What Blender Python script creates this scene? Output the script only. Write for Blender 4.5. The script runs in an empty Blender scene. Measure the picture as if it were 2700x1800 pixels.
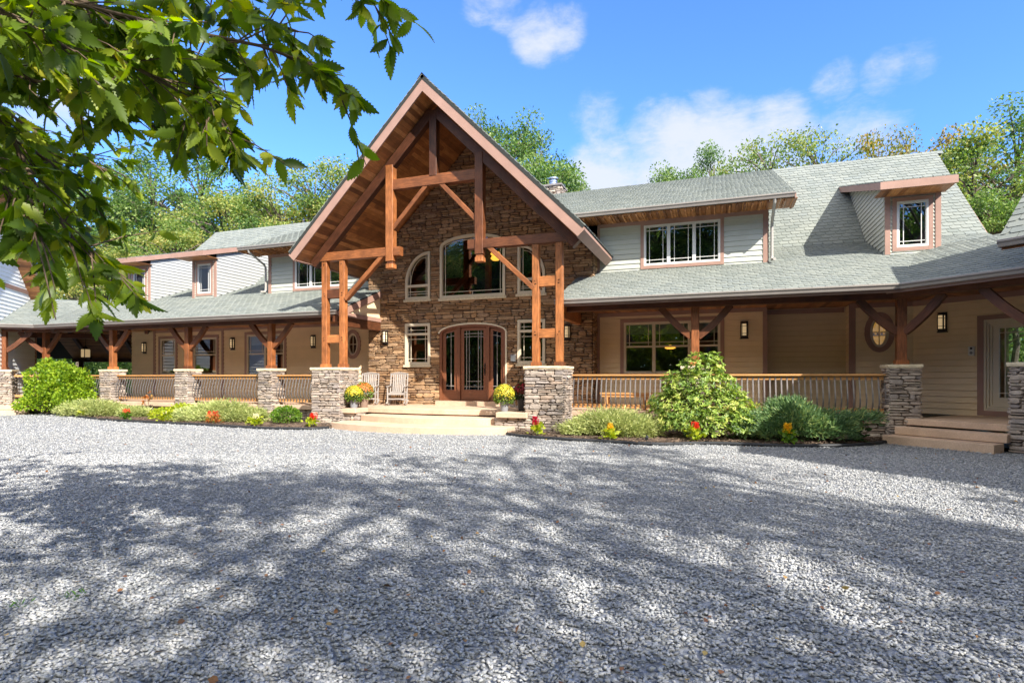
import bpy, bmesh, math, random
import numpy as np
from mathutils import Vector, Matrix, noise as mnoise

random.seed(7)
RNG = np.random.default_rng(11)
sc = bpy.context.scene
COL = sc.collection
PI = math.pi
def R(a): return math.radians(a)
def U(a, b): return random.uniform(a, b)

# ------------------------------------------------------------------ materials
def _mat(name):
    m = bpy.data.materials.new(name); m.use_nodes = True
    nt = m.node_tree
    return m, nt, nt.nodes['Principled BSDF']

def ramp(nt, fac, cols, interp='LINEAR'):
    r = nt.nodes.new('ShaderNodeValToRGB')
    r.color_ramp.interpolation = interp
    el = r.color_ramp.elements
    n = len(cols)
    while len(el) < n: el.new(0.5)
    for i, c in enumerate(cols):
        el[i].position = i / max(1, n - 1)
        el[i].color = (*c, 1)
    nt.links.new(fac, r.inputs[0])
    return r.outputs[0]

def coords(nt, stretch=None):
    if stretch:
        a = nt.nodes.new('ShaderNodeAttribute'); a.attribute_name = 'gc'
        mp = nt.nodes.new('ShaderNodeMapping'); mp.inputs['Scale'].default_value = stretch
        nt.links.new(a.outputs['Vector'], mp.inputs[0])
        return mp.outputs[0]
    t = nt.nodes.new('ShaderNodeTexCoord')
    return t.outputs['Object']

def noise_tex(nt, vec, scale, detail=4, rough=.6):
    n = nt.nodes.new('ShaderNodeTexNoise')
    n.inputs['Scale'].default_value = scale
    n.inputs['Detail'].default_value = detail
    n.inputs['Roughness'].default_value = rough
    nt.links.new(vec, n.inputs['Vector'])
    return n.outputs['Fac']

def mul_val(nt, col, fac, amt):
    """colour times (1-amt .. 1+amt) by fac"""
    mr = nt.nodes.new('ShaderNodeMapRange')
    mr.inputs['From Min'].default_value = .25; mr.inputs['From Max'].default_value = .75
    mr.inputs['To Min'].default_value = 1 - amt; mr.inputs['To Max'].default_value = 1 + amt
    nt.links.new(fac, mr.inputs[0])
    mx = nt.nodes.new('ShaderNodeVectorMath'); mx.operation = 'SCALE'
    nt.links.new(col, mx.inputs[0]); nt.links.new(mr.outputs[0], mx.inputs['Scale'])
    return mx.outputs[0]

def mat(name, cols, rough=.7, metal=0, ns=None, na=.2, ns2=None, na2=.15, bs=None, bd=.004, stretch=None, spec=.3):
    m, nt, b = _mat(name)
    if not isinstance(cols[0], (tuple, list)): cols = [cols]
    if len(cols) == 1:
        rgb = nt.nodes.new('ShaderNodeRGB'); rgb.outputs[0].default_value = (*cols[0], 1); col = rgb.outputs[0]
    else:
        a = nt.nodes.new('ShaderNodeAttribute'); a.attribute_name = 'tint'
        col = ramp(nt, a.outputs['Fac'], cols)
    vec = coords(nt, stretch)
    if ns: col = mul_val(nt, col, noise_tex(nt, vec, ns), na)
    if ns2: col = mul_val(nt, col, noise_tex(nt, coords(nt), ns2, 3), na2)
    nt.links.new(col, b.inputs['Base Color'])
    b.inputs['Roughness'].default_value = rough
    b.inputs['Metallic'].default_value = metal
    b.inputs['Specular IOR Level'].default_value = spec
    if bs:
        bp = nt.nodes.new('ShaderNodeBump'); bp.inputs['Distance'].default_value = bd
        bp.inputs['Strength'].default_value = .8
        nt.links.new(noise_tex(nt, vec, bs, 5), bp.inputs['Height'])
        nt.links.new(bp.outputs[0], b.inputs['Normal'])
    return m

def leaf_mat(name, cols, trans=.35, rough=.5, spec=.35):
    m, nt, b = _mat(name)
    a = nt.nodes.new('ShaderNodeAttribute'); a.attribute_name = 'tint'
    col = ramp(nt, a.outputs['Fac'], cols)
    nt.links.new(col, b.inputs['Base Color'])
    b.inputs['Roughness'].default_value = rough
    b.inputs['Specular IOR Level'].default_value = spec
    tr = nt.nodes.new('ShaderNodeBsdfTranslucent')
    sat = nt.nodes.new('ShaderNodeHueSaturation'); sat.inputs['Saturation'].default_value = 1.15
    sat.inputs['Value'].default_value = 2.1
    nt.links.new(col, sat.inputs['Color']); nt.links.new(sat.outputs[0], tr.inputs[0])
    mx = nt.nodes.new('ShaderNodeMixShader'); mx.inputs[0].default_value = trans
    out = nt.nodes['Material Output']
    nt.links.new(b.outputs[0], mx.inputs[1]); nt.links.new(tr.outputs[0], mx.inputs[2])
    nt.links.new(mx.outputs[0], out.inputs[0])
    return m

def glass_mat(name, tint=(.55, .6, .58), refl=.16):
    m, nt, b = _mat(name); nt.nodes.remove(b)
    tr = nt.nodes.new('ShaderNodeBsdfTransparent'); tr.inputs[0].default_value = (*tint, 1)
    gl = nt.nodes.new('ShaderNodeBsdfGlossy'); gl.inputs['Roughness'].default_value = .005
    fr = nt.nodes.new('ShaderNodeFresnel'); fr.inputs['IOR'].default_value = 1.5
    ad = nt.nodes.new('ShaderNodeMath'); ad.operation = 'ADD'; ad.inputs[1].default_value = refl; ad.use_clamp = True
    nt.links.new(fr.outputs[0], ad.inputs[0])
    # slight waviness of the panes
    bp = nt.nodes.new('ShaderNodeBump'); bp.inputs['Distance'].default_value = .004; bp.inputs['Strength'].default_value = .12
    nt.links.new(noise_tex(nt, coords(nt), 1.3, 1), bp.inputs['Height'])
    nt.links.new(bp.outputs[0], gl.inputs['Normal'])
    mx = nt.nodes.new('ShaderNodeMixShader')
    nt.links.new(ad.outputs[0], mx.inputs[0]); nt.links.new(tr.outputs[0], mx.inputs[1]); nt.links.new(gl.outputs[0], mx.inputs[2])
    nt.links.new(mx.outputs[0], nt.nodes['Material Output'].inputs[0])
    return m

def emit_mat(name, col, strength, base=(.8, .7, .5)):
    m, nt, b = _mat(name)
    b.inputs['Base Color'].default_value = (*base, 1)
    b.inputs['Emission Color'].default_value = (*col, 1)
    b.inputs['Emission Strength'].default_value = strength
    b.inputs['Roughness'].default_value = .5
    return m

M = {}
M['timber'] = mat('stained_timber', [(.048, .017, .008), (.145, .048, .017), (.265, .092, .028), (.36, .135, .042)], .5, ns=2.6, na=.62, ns2=2.4, na2=.38, bs=5, bd=.004, stretch=(1.6, 26, 26), spec=.35)
M['plank'] = mat('stained_planks', [(.13, .050, .018), (.25, .098, .032), (.35, .15, .05), (.42, .19, .07)], .5, ns=3, na=.45, ns2=3, na2=.3, stretch=(1.2, 22, 22), spec=.4)
M['plank_lit'] = mat('brightened_planks', [(.26, .125, .05), (.36, .18, .075), (.44, .23, .10)], .55, ns=3, na=.3, ns2=3, na2=.2, stretch=(1.2, 22, 22))  # lighter copy of the planks, makes up for missing light under the breezeway
M['rail_wood'] = mat('cedar_rail', [(.42, .20, .07), (.55, .29, .11)], .6, ns=3, na=.25, stretch=(1.5, 24, 24))
M['stone'] = mat('ledge_stone', [(.17, .10, .058), (.29, .165, .082), (.35, .205, .10), (.27, .18, .108), (.40, .25, .135), (.22, .145, .095)], .9, ns=9, na=.28, ns2=40, na2=.2, bs=30, bd=.010)
M['pier_stone'] = mat('pier_stone', [(.25, .205, .17), (.38, .31, .25), (.32, .265, .22), (.275, .235, .21), (.44, .37, .30), (.33, .25, .19), (.22, .19, .175)], .9, ns=10, na=.22, ns2=45, na2=.2, bs=30, bd=.010)
M['mortar'] = mat('mortar', (.10, .072, .052), .95)
M['pier_mortar'] = mat('pier_mortar', (.17, .13, .10), .95)
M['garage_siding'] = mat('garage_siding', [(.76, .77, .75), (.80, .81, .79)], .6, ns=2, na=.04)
M['cap'] = mat('limestone_cap', (.58, .49, .34), .8, ns=14, na=.25, bs=25, bd=.006)
M['concrete'] = mat('tan_concrete', (.50, .355, .25), .75, ns=2.2, na=.16, ns2=40, na2=.14, bs=80, bd=.001)
M['trim'] = mat('rose_brown_trim', (.31, .188, .145), .55, ns=3, na=.1, ns2=.8, na2=.1)
M['sage'] = mat('sage_siding', [(.42, .43, .37), (.455, .46, .40)], .6, ns=2, na=.05)
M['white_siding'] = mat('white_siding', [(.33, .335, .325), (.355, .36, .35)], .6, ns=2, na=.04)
M['tan'] = mat('tan_siding', [(.74, .58, .36), (.79, .62, .39)], .65, ns=2, na=.06, ns2=90, na2=.06)
M['tan_shaded'] = mat('tan_siding_shaded', [(.64, .52, .34), (.68, .55, .36)], .65, ns=2, na=.06, ns2=90, na2=.06)  # the tan siding with shade mixed into its colour
M['shingle'] = mat('slate_green_shingle', [(.165, .182, .164), (.192, .207, .186), (.215, .229, .203), (.18, .198, .184)], .95, ns=70, na=.16, ns2=1.3, na2=.06, bs=220, bd=.0015, spec=.15)
M['decking'] = mat('roof_underlay', (.03, .033, .03), .95)
M['gutter'] = mat('bronze_gutter', (.23, .205, .185), .4, metal=.25, ns=3, na=.1)
M['downpipe'] = mat('downpipe', (.33, .31, .28), .45)
M['gutter_lip'] = mat('gutter_lip', (.40, .37, .33), .4, metal=.2)
M['vinyl'] = mat('almond_vinyl', (.60, .52, .38), .5)
M['vinyl_white'] = mat('white_vinyl', (.60, .59, .555), .45)
M['door_wood'] = mat('door_mahogany', [(.14, .050, .022), (.20, .072, .032)], .4, ns=3, na=.35, stretch=(1.6, 30, 30), spec=.5)
M['glass'] = glass_mat('window_glass')
M['glass_dark'] = glass_mat('tinted_glass', (.30, .33, .33), .14)
M['iron'] = mat('bronze_iron', (.17, .155, .15), .4, metal=.3)
M['iron_dark'] = mat('black_iron', (.035, .026, .022), .5, metal=.4)
M['lamp_glass'] = emit_mat('frosted_lamp_glass', (1, .72, .38), .10, (.75, .62, .40))
M['amber'] = emit_mat('amber_lamp', (1, .42, .05), 1.0, (.9, .5, .1))
M['interior'] = mat('room_plaster', (.30, .22, .14), .9)
M['int_amber'] = mat('ochre_room', (.55, .30, .06), .9)
M['shade'] = mat('linen_shade', (.75, .70, .60), .9, ns=8, na=.1)
M['teak'] = mat('weathered_teak', [(.245, .215, .19), (.32, .285, .255), (.28, .24, .21)], .75, ns=3, na=.25, stretch=(2, 30, 30))
M['pot'] = mat('grey_plastic_pot', (.20, .205, .215), .4)
M['pot_brown'] = mat('brown_plastic_pot', (.22, .15, .11), .45)
M['pot_dark'] = mat('dark_plastic_pot', (.045, .04, .045), .45)
M['mulch'] = mat('bark_mulch', [(.05, .035, .026), (.105, .072, .05), (.16, .11, .075)], .95, ns=25, na=.5, bs=60, bd=.02)
M['hose'] = mat('black_edging', (.022, .024, .027), .55)
M['gravel'] = mat('crushed_bluestone', [(.19, .198, .205), (.275, .284, .288), (.36, .366, .364), (.45, .45, .44), (.335, .326, .312), (.235, .245, .253)], .9, ns=55, na=.18, spec=.2)
M['bark'] = mat('bark', [(.10, .08, .06), (.17, .135, .105)], .95, ns=9, na=.4, bs=16, bd=.03)
M['twig'] = mat('twig_bark', (.11, .075, .05), .9, ns=20, na=.3)
M['metal'] = mat('galvanised_flue', (.55, .55, .55), .3, metal=.9)
M['white_plastic'] = mat('white_plastic', (.62, .62, .58), .4)
M['oak_leaf'] = leaf_mat('oak_leaf', [(.042, .078, .010), (.085, .138, .014), (.145, .21, .018), (.23, .29, .025), (.33, .36, .036), (.45, .39, .05)], .5, .42, .4)
M['tree_leaf'] = leaf_mat('tree_leaf_green', [(.030, .070, .016), (.065, .125, .026), (.11, .185, .042), (.18, .25, .065), (.27, .32, .10)], .35)
M['tree_gold'] = leaf_mat('tree_leaf_golden', [(.050, .100, .022), (.105, .17, .036), (.18, .24, .055), (.29, .31, .08), (.38, .31, .09)], .35)
M['tree_autumn'] = leaf_mat('tree_leaf_autumn', [(.075, .11, .022), (.14, .16, .035), (.23, .20, .04), (.34, .22, .05), (.22, .14, .04)], .35)
M['azalea_leaf'] = leaf_mat('chartreuse_shrub_leaf', [(.05, .11, .008), (.13, .22, .012), (.23, .33, .02), (.33, .40, .03)], .35)
M['rhodo_leaf'] = leaf_mat('rhododendron_leaf', [(.045, .095, .018), (.12, .20, .034), (.22, .31, .055), (.34, .40, .085), (.46, .46, .13)], .28, .42, .45)
M['juniper_pale'] = leaf_mat('pale_juniper', [(.12, .155, .05), (.26, .31, .10), (.40, .43, .16), (.50, .50, .22)], .25)
M['juniper_blue'] = leaf_mat('blue_green_juniper', [(.035, .075, .032), (.08, .15, .062), (.15, .24, .09), (.32, .37, .12)], .25)
M['lime_leaf'] = leaf_mat('lime_leaf', [(.14, .20, .012), (.28, .34, .02), (.40, .42, .03)], .35)
M['box_leaf'] = leaf_mat('boxwood_leaf', [(.035, .09, .012), (.09, .18, .018), (.20, .30, .03)], .3)
M['mum_leaf'] = leaf_mat('mum_leaf', [(.05, .10, .02), (.12, .19, .03), (.22, .29, .06)], .3)
M['mum_dark'] = leaf_mat('mum_leaf_dark', [(.02, .05, .015), (.05, .10, .025)], .3)
M['petal_yellow'] = leaf_mat('yellow_petals', [(.42, .32, .02), (.58, .45, .03), (.66, .56, .07)], .25)
M['petal_orange'] = leaf_mat('orange_petals', [(.38, .10, .02), (.55, .19, .04), (.62, .28, .08)], .25)
M['petal_red'] = leaf_mat('red_petals', [(.40, .012, .012), (.62, .03, .02), (.72, .09, .03)], .25)
M['petal_maroon'] = leaf_mat('maroon_petals', [(.16, .004, .012), (.30, .01, .025)], .2)
M['petal_crimson'] = leaf_mat('crimson_petals', [(.30, .004, .02), (.50, .01, .05)], .25)
M['petal_cream'] = leaf_mat('cream_petals', [(.65, .60, .38), (.78, .72, .50)], .25)
M['petal_gold'] = leaf_mat('golden_petals', [(.62, .34, .01), (.80, .52, .02)], .25)
M['bronze_leaf'] = leaf_mat('bronze_leaf', [(.30, .09, .03), (.42, .16, .05), (.36, .26, .06)], .3)
M['dry_leaf'] = leaf_mat('dry_leaf', [(.10, .05, .024), (.20, .085, .032), (.28, .14, .06), (.34, .25, .08)], .15)
M['grass'] = leaf_mat('grass_blade', [(.05, .13, .02), (.10, .22, .03)], .3)

# ------------------------------------------------------------------ mesh builder
WLOC = {}
class MB:
    def __init__(s, T=None):
        s.v = []; s.f = []; s.t = []; s.g = []
        s.setT(T)
    def setT(s, T):
        s.T = T
        s.flip = T is not None and T.determinant() < 0
    def add(s, verts, faces, tint=None, gc=None):
        o = len(s.v)
        if tint is None: tint = random.random()
        if s.T is not None: w = [tuple(s.T @ Vector(p)) for p in verts]
        else: w = [tuple(p) for p in verts]
        s.v.extend(w)
        s.g.extend(gc if gc is not None else w)
        for f in faces:
            f = [i + o for i in f]
            if s.flip: f.reverse()
            s.f.append(f); s.t.append(tint)
    def box(s, x0, x1, y0, y1, z0, z1, tint=None):
        if x0 > x1: x0, x1 = x1, x0
        if y0 > y1: y0, y1 = y1, y0
        if z0 > z1: z0, z1 = z1, z0
        v = [(x0, y0, z0), (x1, y0, z0), (x1, y1, z0), (x0, y1, z0), (x0, y0, z1), (x1, y0, z1), (x1, y1, z1), (x0, y1, z1)]
        d = (x1 - x0, y1 - y0, z1 - z0); k = d.index(max(d)); r = U(0, 50)
        pm = {0: (0, 1, 2), 1: (1, 0, 2), 2: (2, 0, 1)}[k]
        g = [(p[pm[0]] + r, p[pm[1]] + r, p[pm[2]]) for p in v]
        s.add(v, [(3, 2, 1, 0), (4, 5, 6, 7), (0, 1, 5, 4), (1, 2, 6, 5), (2, 3, 7, 6), (3, 0, 4, 7)], tint, g)
    def beam(s, p0, p1, w, h, up=(0, 0, 1), tint=None, ch=.012):
        """chamfered timber from p0 to p1 (centre line); w across, h along up"""
        p0 = Vector(p0); p1 = Vector(p1); d = (p1 - p0); L = d.length; d.normalize()
        up = Vector(up); a = d.cross(up)
        if a.length < 1e-4: a = d.cross(Vector((0, 1, 0)))
        a.normalize(); b = a.cross(d).normalized()
        hw, hh = w / 2, h / 2; c = min(ch, hw * .5, hh * .5)
        prof = [(-hw + c, -hh), (hw - c, -hh), (hw, -hh + c), (hw, hh - c), (hw - c, hh), (-hw + c, hh), (-hw, hh - c), (-hw, -hh + c)]
        v = []; g = []; r = U(0, 60)
        for e, P in ((0, p0), (1, p1)):
            for x, y in prof:
                v.append(P + a * x + b * y); g.append((e * L + r, x + r, y))
        f = [(i, (i + 1) % 8, 8 + (i + 1) % 8, 8 + i) for i in range(8)] + [tuple(range(7, -1, -1)), tuple(range(8, 16))]
        s.add(v, f, tint, g)
    def prism(s, pts, ax, d0, d1, tint=None):
        """pts: 2-D outline; ax 'y': outline in x,z extruded over y; 'x': outline in y,z over x; 'z': x,y over z"""
        def P(p, d):
            return (p[0], d, p[1]) if ax == 'y' else ((d, p[0], p[1]) if ax == 'x' else (p[0], p[1], d))
        n = len(pts)
        ar = sum(pts[i][0] * pts[(i + 1) % n][1] - pts[(i + 1) % n][0] * pts[i][1] for i in range(n))
        if (ar < 0) != (ax == 'y'): pts = list(reversed(pts))
        if d0 > d1: d0, d1 = d1, d0
        v = [P(p, d0) for p in pts] + [P(p, d1) for p in pts]
        f = [tuple(range(n - 1, -1, -1)), tuple(range(n, 2 * n))] + [(i, (i + 1) % n, n + (i + 1) % n, n + i) for i in range(n)]
        s.add(v, f, tint)
    def ring(s, outer, inner, y0, y1, tint=None, closed=True):
        """frame between two outlines (x,z), extruded over y"""
        n = len(outer)
        v = [(x, y0, z) for x, z in outer] + [(x, y0, z) for x, z in inner] + [(x, y1, z) for x, z in outer] + [(x, y1, z) for x, z in inner]
        f = []
        m = n if closed else n - 1
        for i in range(m):
            j = (i + 1) % n
            f += [(i, n + i, n + j, j), (2 * n + i, 2 * n + j, 3 * n + j, 3 * n + i), (i, j, 2 * n + j, 2 * n + i), (n + i, 3 * n + i, 3 * n + j, n + j)]
        if not closed:
            f += [(0, 2 * n, 3 * n, n), (n - 1, 2 * n - 1, 4 * n - 1, 3 * n - 1)]
        s.add(v, f, tint)
    def tube(s, pts, r, n=8, tint=None, cap=True):
        pts = [Vector(p) for p in pts]
        rs = r if isinstance(r, (list, tuple)) else [r] * len(pts)
        v = []; prev = None; L = 0; g = []; ro = U(0, 40)
        for i, p in enumerate(pts):
            d = (pts[min(i + 1, len(pts) - 1)] - pts[max(i - 1, 0)]).normalized()
            if prev is None:
                a = d.orthogonal().normalized()
            else:
                a = (prev - d * prev.dot(d)).normalized()
            prev = a; b = d.cross(a)
            if i: L += (p - pts[i - 1]).length
            for k in range(n):
                t = 2 * PI * k / n
                v.append(p + (a * math.cos(t) + b * math.sin(t)) * rs[i]); g.append((L + ro, math.cos(t) * rs[i], math.sin(t) * rs[i]))
        f = []
        for i in range(len(pts) - 1):
            for k in range(n):
                f.append((i * n + k, i * n + (k + 1) % n, (i + 1) * n + (k + 1) % n, (i + 1) * n + k))
        if cap:
            f.append(tuple(range(n - 1, -1, -1))); e = (len(pts) - 1) * n; f.append(tuple(range(e, e + n)))
        s.add(v, f, tint, g)
    def lathe(s, prof, n=20, c=(0, 0, 0), tint=None):
        v = []; f = []
        for r, z in prof:
            for k in range(n):
                t = 2 * PI * k / n
                v.append((c[0] + r * math.cos(t), c[1] + r * math.sin(t), c[2] + z))
        for i in range(len(prof) - 1):
            for k in range(n):
                f.append((i * n + k, i * n + (k + 1) % n, (i + 1) * n + (k + 1) % n, (i + 1) * n + k))
        f.append(tuple(range(n - 1, -1, -1))); e = (len(prof) - 1) * n; f.append(tuple(range(e, e + n)))
        s.add(v, f, tint)

def wloc(o):
    p = Vector((0, 0, 0))
    while o is not None:
        p = p + o.location; o = o.parent
    return p

def build(mb, name, m, parent=None, label=None, smooth=False, loc=None):
    off = Vector(loc) if loc is not None else (wloc(parent) if parent else Vector((0, 0, 0)))
    me = bpy.data.meshes.new(name)
    me.from_pydata([(p[0] - off[0], p[1] - off[1], p[2] - off[2]) for p in mb.v], [], mb.f)
    a = me.attributes.new('tint', 'FLOAT', 'FACE'); a.data.foreach_set('value', np.array(mb.t, dtype=np.float32))
    g = me.attributes.new('gc', 'FLOAT_VECTOR', 'POINT'); g.data.foreach_set('vector', np.array([tuple(q) for q in mb.g], dtype=np.float32).ravel())
    if smooth: me.polygons.foreach_set('use_smooth', np.ones(len(mb.f), dtype=bool))
    me.materials.append(m); me.update()
    o = bpy.data.objects.new(name, me); COL.objects.link(o)
    if parent: o.parent = parent
    elif loc is not None: o.location = loc
    if label: o['label'] = label
    return o

def tag(o, label=None, cat=None, group=None, kind=None):
    if label: o['label'] = label
    if cat: o['category'] = cat
    if group: o['group'] = group
    if kind: o['kind'] = kind
    return o

def thing(name, label, cat, loc=(0, 0, 0), group=None):
    o = bpy.data.objects.new(name, None); COL.objects.link(o); o.location = loc
    o.empty_display_size = .2
    return tag(o, label, cat, group)

def dup(root, loc, rz=None, label=None, group=None, scale=None):
    r = root.copy(); COL.objects.link(r); r.location = loc
    if rz is not None: r.rotation_euler = (0, 0, rz)
    if scale is not None: r.scale = scale
    if label: r['label'] = label
    if group: r['group'] = group
    def kids(src, dst):
        for ch in list(src.children):
            c = ch.copy(); COL.objects.link(c); c.parent = dst
            kids(ch, c)
    kids(root, r)
    return r

# ------------------------------------------------------------------ numpy leaf clouds
def np_mesh(name, V, loops, starts, tint, m, parent=None, loc=None, smooth=False):
    off = np.array(loc if loc is not None else (wloc(parent) if parent else (0, 0, 0)), dtype=np.float32)
    me = bpy.data.meshes.new(name)
    me.vertices.add(len(V)); me.vertices.foreach_set('co', (V - off).astype(np.float32).ravel())
    me.loops.add(len(loops)); me.loops.foreach_set('vertex_index', loops.astype(np.int32))
    me.polygons.add(len(starts)); me.polygons.foreach_set('loop_start', starts.astype(np.int32))
    a = me.attributes.new('tint', 'FLOAT', 'FACE'); a.data.foreach_set('value', tint.astype(np.float32))
    if smooth: me.polygons.foreach_set('use_smooth', np.ones(len(starts), dtype=bool))
    me.materials.append(m); me.update(calc_edges=True)
    o = bpy.data.objects.new(name, me); COL.objects.link(o)
    if parent: o.parent = parent
    elif loc is not None: o.location = loc
    return o

def tmpl(kind):
    if kind == 'q':      # folded diamond leaf
        v = [(0, 0, 0), (.30, .45, .07), (0, 1, -.03), (-.30, .45, .07)]
        f = [(0, 1, 2), (0, 2, 3)]
    elif kind == 'w':    # wide leaf
        v = [(0, 0, 0), (.34, .28, .08), (.36, .62, .06), (0, 1, -.06), (-.36, .62, .06), (-.34, .28, .08)]
        f = [(0, 1, 2, 3), (0, 3, 4, 5)]
    elif kind == 'l':    # long narrow leaf
        v = [(0, 0, 0), (.15, .35, .05), (.13, .72, .02), (0, 1, -.08), (-.13, .72, .02), (-.15, .35, .05)]
        f = [(0, 1, 2, 3), (0, 3, 4, 5)]
    elif kind == 'p':    # petal disc
        v = [(math.cos(t) * .5, math.sin(t) * .5, .1 * (k % 2)) for k, t in enumerate(np.linspace(0, 2 * PI, 7)[:-1])]
        f = [(0, 1, 2, 3, 4, 5)]
    elif kind == 's':    # spray (needle tuft)
        v = [(0, 0, 0), (.10, .5, .03), (.02, 1, 0), (-.02, 1, 0), (-.10, .5, .03)]
        f = [(0, 1, 2, 3, 4)]
    elif kind == 'oak':  # serrated chestnut-oak leaf, 9 teeth a side
        v = []; f = []; n = 9
        mid = [(0, i / n, -.10 * (i / n) ** 2 * 1.6) for i in range(n + 1)]
        v += mid
        prof = lambda t: .225 * math.sin(PI * min(1, t ** .85 * .96 + .03)) * (1.0 if t < .6 else 1.05) + .006
        for sgn in (1, -1):
            o = len(v)
            for i in range(n):
                t0 = i / n; t1 = (i + .72) / n
                v.append((sgn * prof(t0) * .80, t0, .05 * prof(t0) / .27 - .16 * t0 ** 2))
                v.append((sgn * prof(t1) * 1.14, t1 + .04, .07 * prof(t1) / .27 - .16 * t1 ** 2))
            v.append((0, 1.02, -.17)); e = len(v) - 1
            for i in range(n):
                a = o + 2 * i; nxt = o + 2 * i + 2 if i < n - 1 else e
                q = (i, a, a + 1, nxt, i + 1) if i < n - 1 else (i, a, a + 1, e)
                f.append(q if sgn > 0 else tuple(reversed(q)))
    return np.array(v, dtype=np.float64), f

TM = {k: tmpl(k) for k in ('q', 'w', 'l', 'p', 's', 'oak')}

class Cloud:
    def __init__(s): s.V = []; s.L = []; s.S = []; s.T = []; s.nv = 0; s.nl = 0
    def add(s, P, D, S, tint, kind='q', Nrm=None, roll=1.0):
        P = np.asarray(P, float); n = len(P)
        if n == 0: return
        D = np.asarray(D, float); D = D / (np.linalg.norm(D, axis=1, keepdims=True) + 1e-9)
        S = np.broadcast_to(np.asarray(S, float), (n,)); tint = np.broadcast_to(np.asarray(tint, float), (n,))
        r = RNG.normal(size=(n, 3))
        if Nrm is not None: r = r * roll + np.asarray(Nrm, float)
        Z = r - (r * D).sum(1, keepdims=True) * D; Z /= (np.linalg.norm(Z, axis=1, keepdims=True) + 1e-9)
        X = np.cross(D, Z)
        tv, tf = TM[kind]
        V = P[:, None, :] + S[:, None, None] * (tv[None, :, 0:1] * X[:, None, :] + tv[None, :, 1:2] * D[:, None, :] + tv[None, :, 2:3] * Z[:, None, :])
        k = len(tv)
        fl = np.concatenate([np.array(f) for f in tf]); st = np.cumsum([0] + [len(f) for f in tf])[:-1]
        base = s.nv + np.arange(n) * k
        s.V.append(V.reshape(-1, 3)); s.L.append((base[:, None] + fl[None, :]).ravel())
        s.S.append((s.nl + np.arange(n)[:, None] * len(fl) + st[None, :]).ravel())
        s.T.append(np.repeat(tint, len(tf)))
        s.nv += n * k; s.nl += n * len(fl)
    def build(s, name, m, parent=None, loc=None):
        return np_mesh(name, np.concatenate(s.V), np.concatenate(s.L), np.concatenate(s.S), np.clip(np.concatenate(s.T), 0, 1), m, parent, loc)

def unit(n):
    d = RNG.normal(size=(n, 3)); return d / np.linalg.norm(d, axis=1, keepdims=True)
# ------------------------------------------------------------------ setting-out
ZF = .54                       # porch floor
YW, YD = 17.55, 18.10          # stone wall, siding wall planes
XC = -7.77                     # centre line of the entrance gable
WA = R(42)                     # the wings turn forward by this angle
def FY(Y0): return Matrix(((1, 0, 0, 0), (0, -1, 0, Y0), (0, 0, 1, 0), (0, 0, 0, 1)))     # x, outward, z -> world
WR = Matrix(((math.cos(WA), math.sin(WA), 0, 3.9), (-math.sin(WA), math.cos(WA), 0, 15.75), (0, 0, 1, 0), (0, 0, 0, 1)))
WL = Matrix(((math.cos(WA), -math.sin(WA), 0, -26.05), (math.sin(WA), math.cos(WA), 0, 15.75), (0, 0, 1, 0), (0, 0, 0, 1)))  # x runs towards the house
OUT = Matrix(((1, 0, 0, 0), (0, -1, 0, 0), (0, 0, 1, 0), (0, 0, 0, 1)))
def wingwall(W, off): return W @ Matrix.Translation((0, off, 0)) @ OUT

house = thing('house', 'long grey-roofed lodge house with a timber-framed stone entrance gable and wraparound porch', 'house', (XC, 17.5, 0))

class Op:                      # an opening in a wall: iv(z) gives the x-interval that is open
    def __init__(s, x0, x1, z0, z1, zs=None, kind='rect'):
        s.a = (x0, x1, z0, z1, zs, kind)
    def iv(s, z):
        x0, x1, z0, z1, zs, kind = s.a
        if z <= z0 or z >= z1: return None
        if kind == 'rect' or (zs is not None and z <= zs): return x0, x1
        if kind == 'arch':
            c = (x0 + x1) / 2; hw = (x1 - x0) / 2
            k = hw * math.sqrt(max(0, 1 - ((z - zs) / (z1 - zs)) ** 2)); return c - k, c + k
        w = (x1 - x0) * math.sqrt(max(0, 1 - ((z - zs) / (z1 - zs)) ** 2)) if zs is not None else 0
        if kind == 'ql': return x1 - w, x1
        if kind == 'qr': return x0, x0 + w
        if kind == 'oval':
            c = (x0 + x1) / 2; zc = (z0 + z1) / 2
            k = (x1 - x0) / 2 * math.sqrt(max(0, 1 - ((z - zc) / ((z1 - z0) / 2)) ** 2)); return c - k, c + k
    def outline(s, inset=0, n=18):
        x0, x1, z0, z1, zs, kind = s.a
        i = inset; x0 += i; x1 -= i; z0 += i; z1 -= i
        if kind == 'rect': return [(x0, z0), (x1, z0), (x1, z1), (x0, z1)]
        if kind == 'oval':
            cx, cz, rx, rz = (x0 + x1) / 2, (z0 + z1) / 2, (x1 - x0) / 2, (z1 - z0) / 2
            return [(cx + rx * math.cos(t), cz + rz * math.sin(t)) for t in np.linspace(0, 2 * PI, 33)[:-1]]
        P = [(x0, z0), (x1, z0)]
        A = np.linspace(0, 1, n)
        if kind == 'arch':
            c = (x0 + x1) / 2; hw = (x1 - x0) / 2
            P += [(c + hw * math.cos(a * PI), zs + (z1 - zs) * math.sin(a * PI)) for a in A]
        elif kind == 'ql':
            w = x1 - x0; P += [(x1 - w * math.sin(a * PI / 2), zs + (z1 - zs) * math.cos(a * PI / 2)) for a in A]
        elif kind == 'qr':
            w = x1 - x0; P += [(x0 + w * math.cos(a * PI / 2), zs + (z1 - zs) * math.sin(a * PI / 2)) for a in A]
        return P

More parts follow.
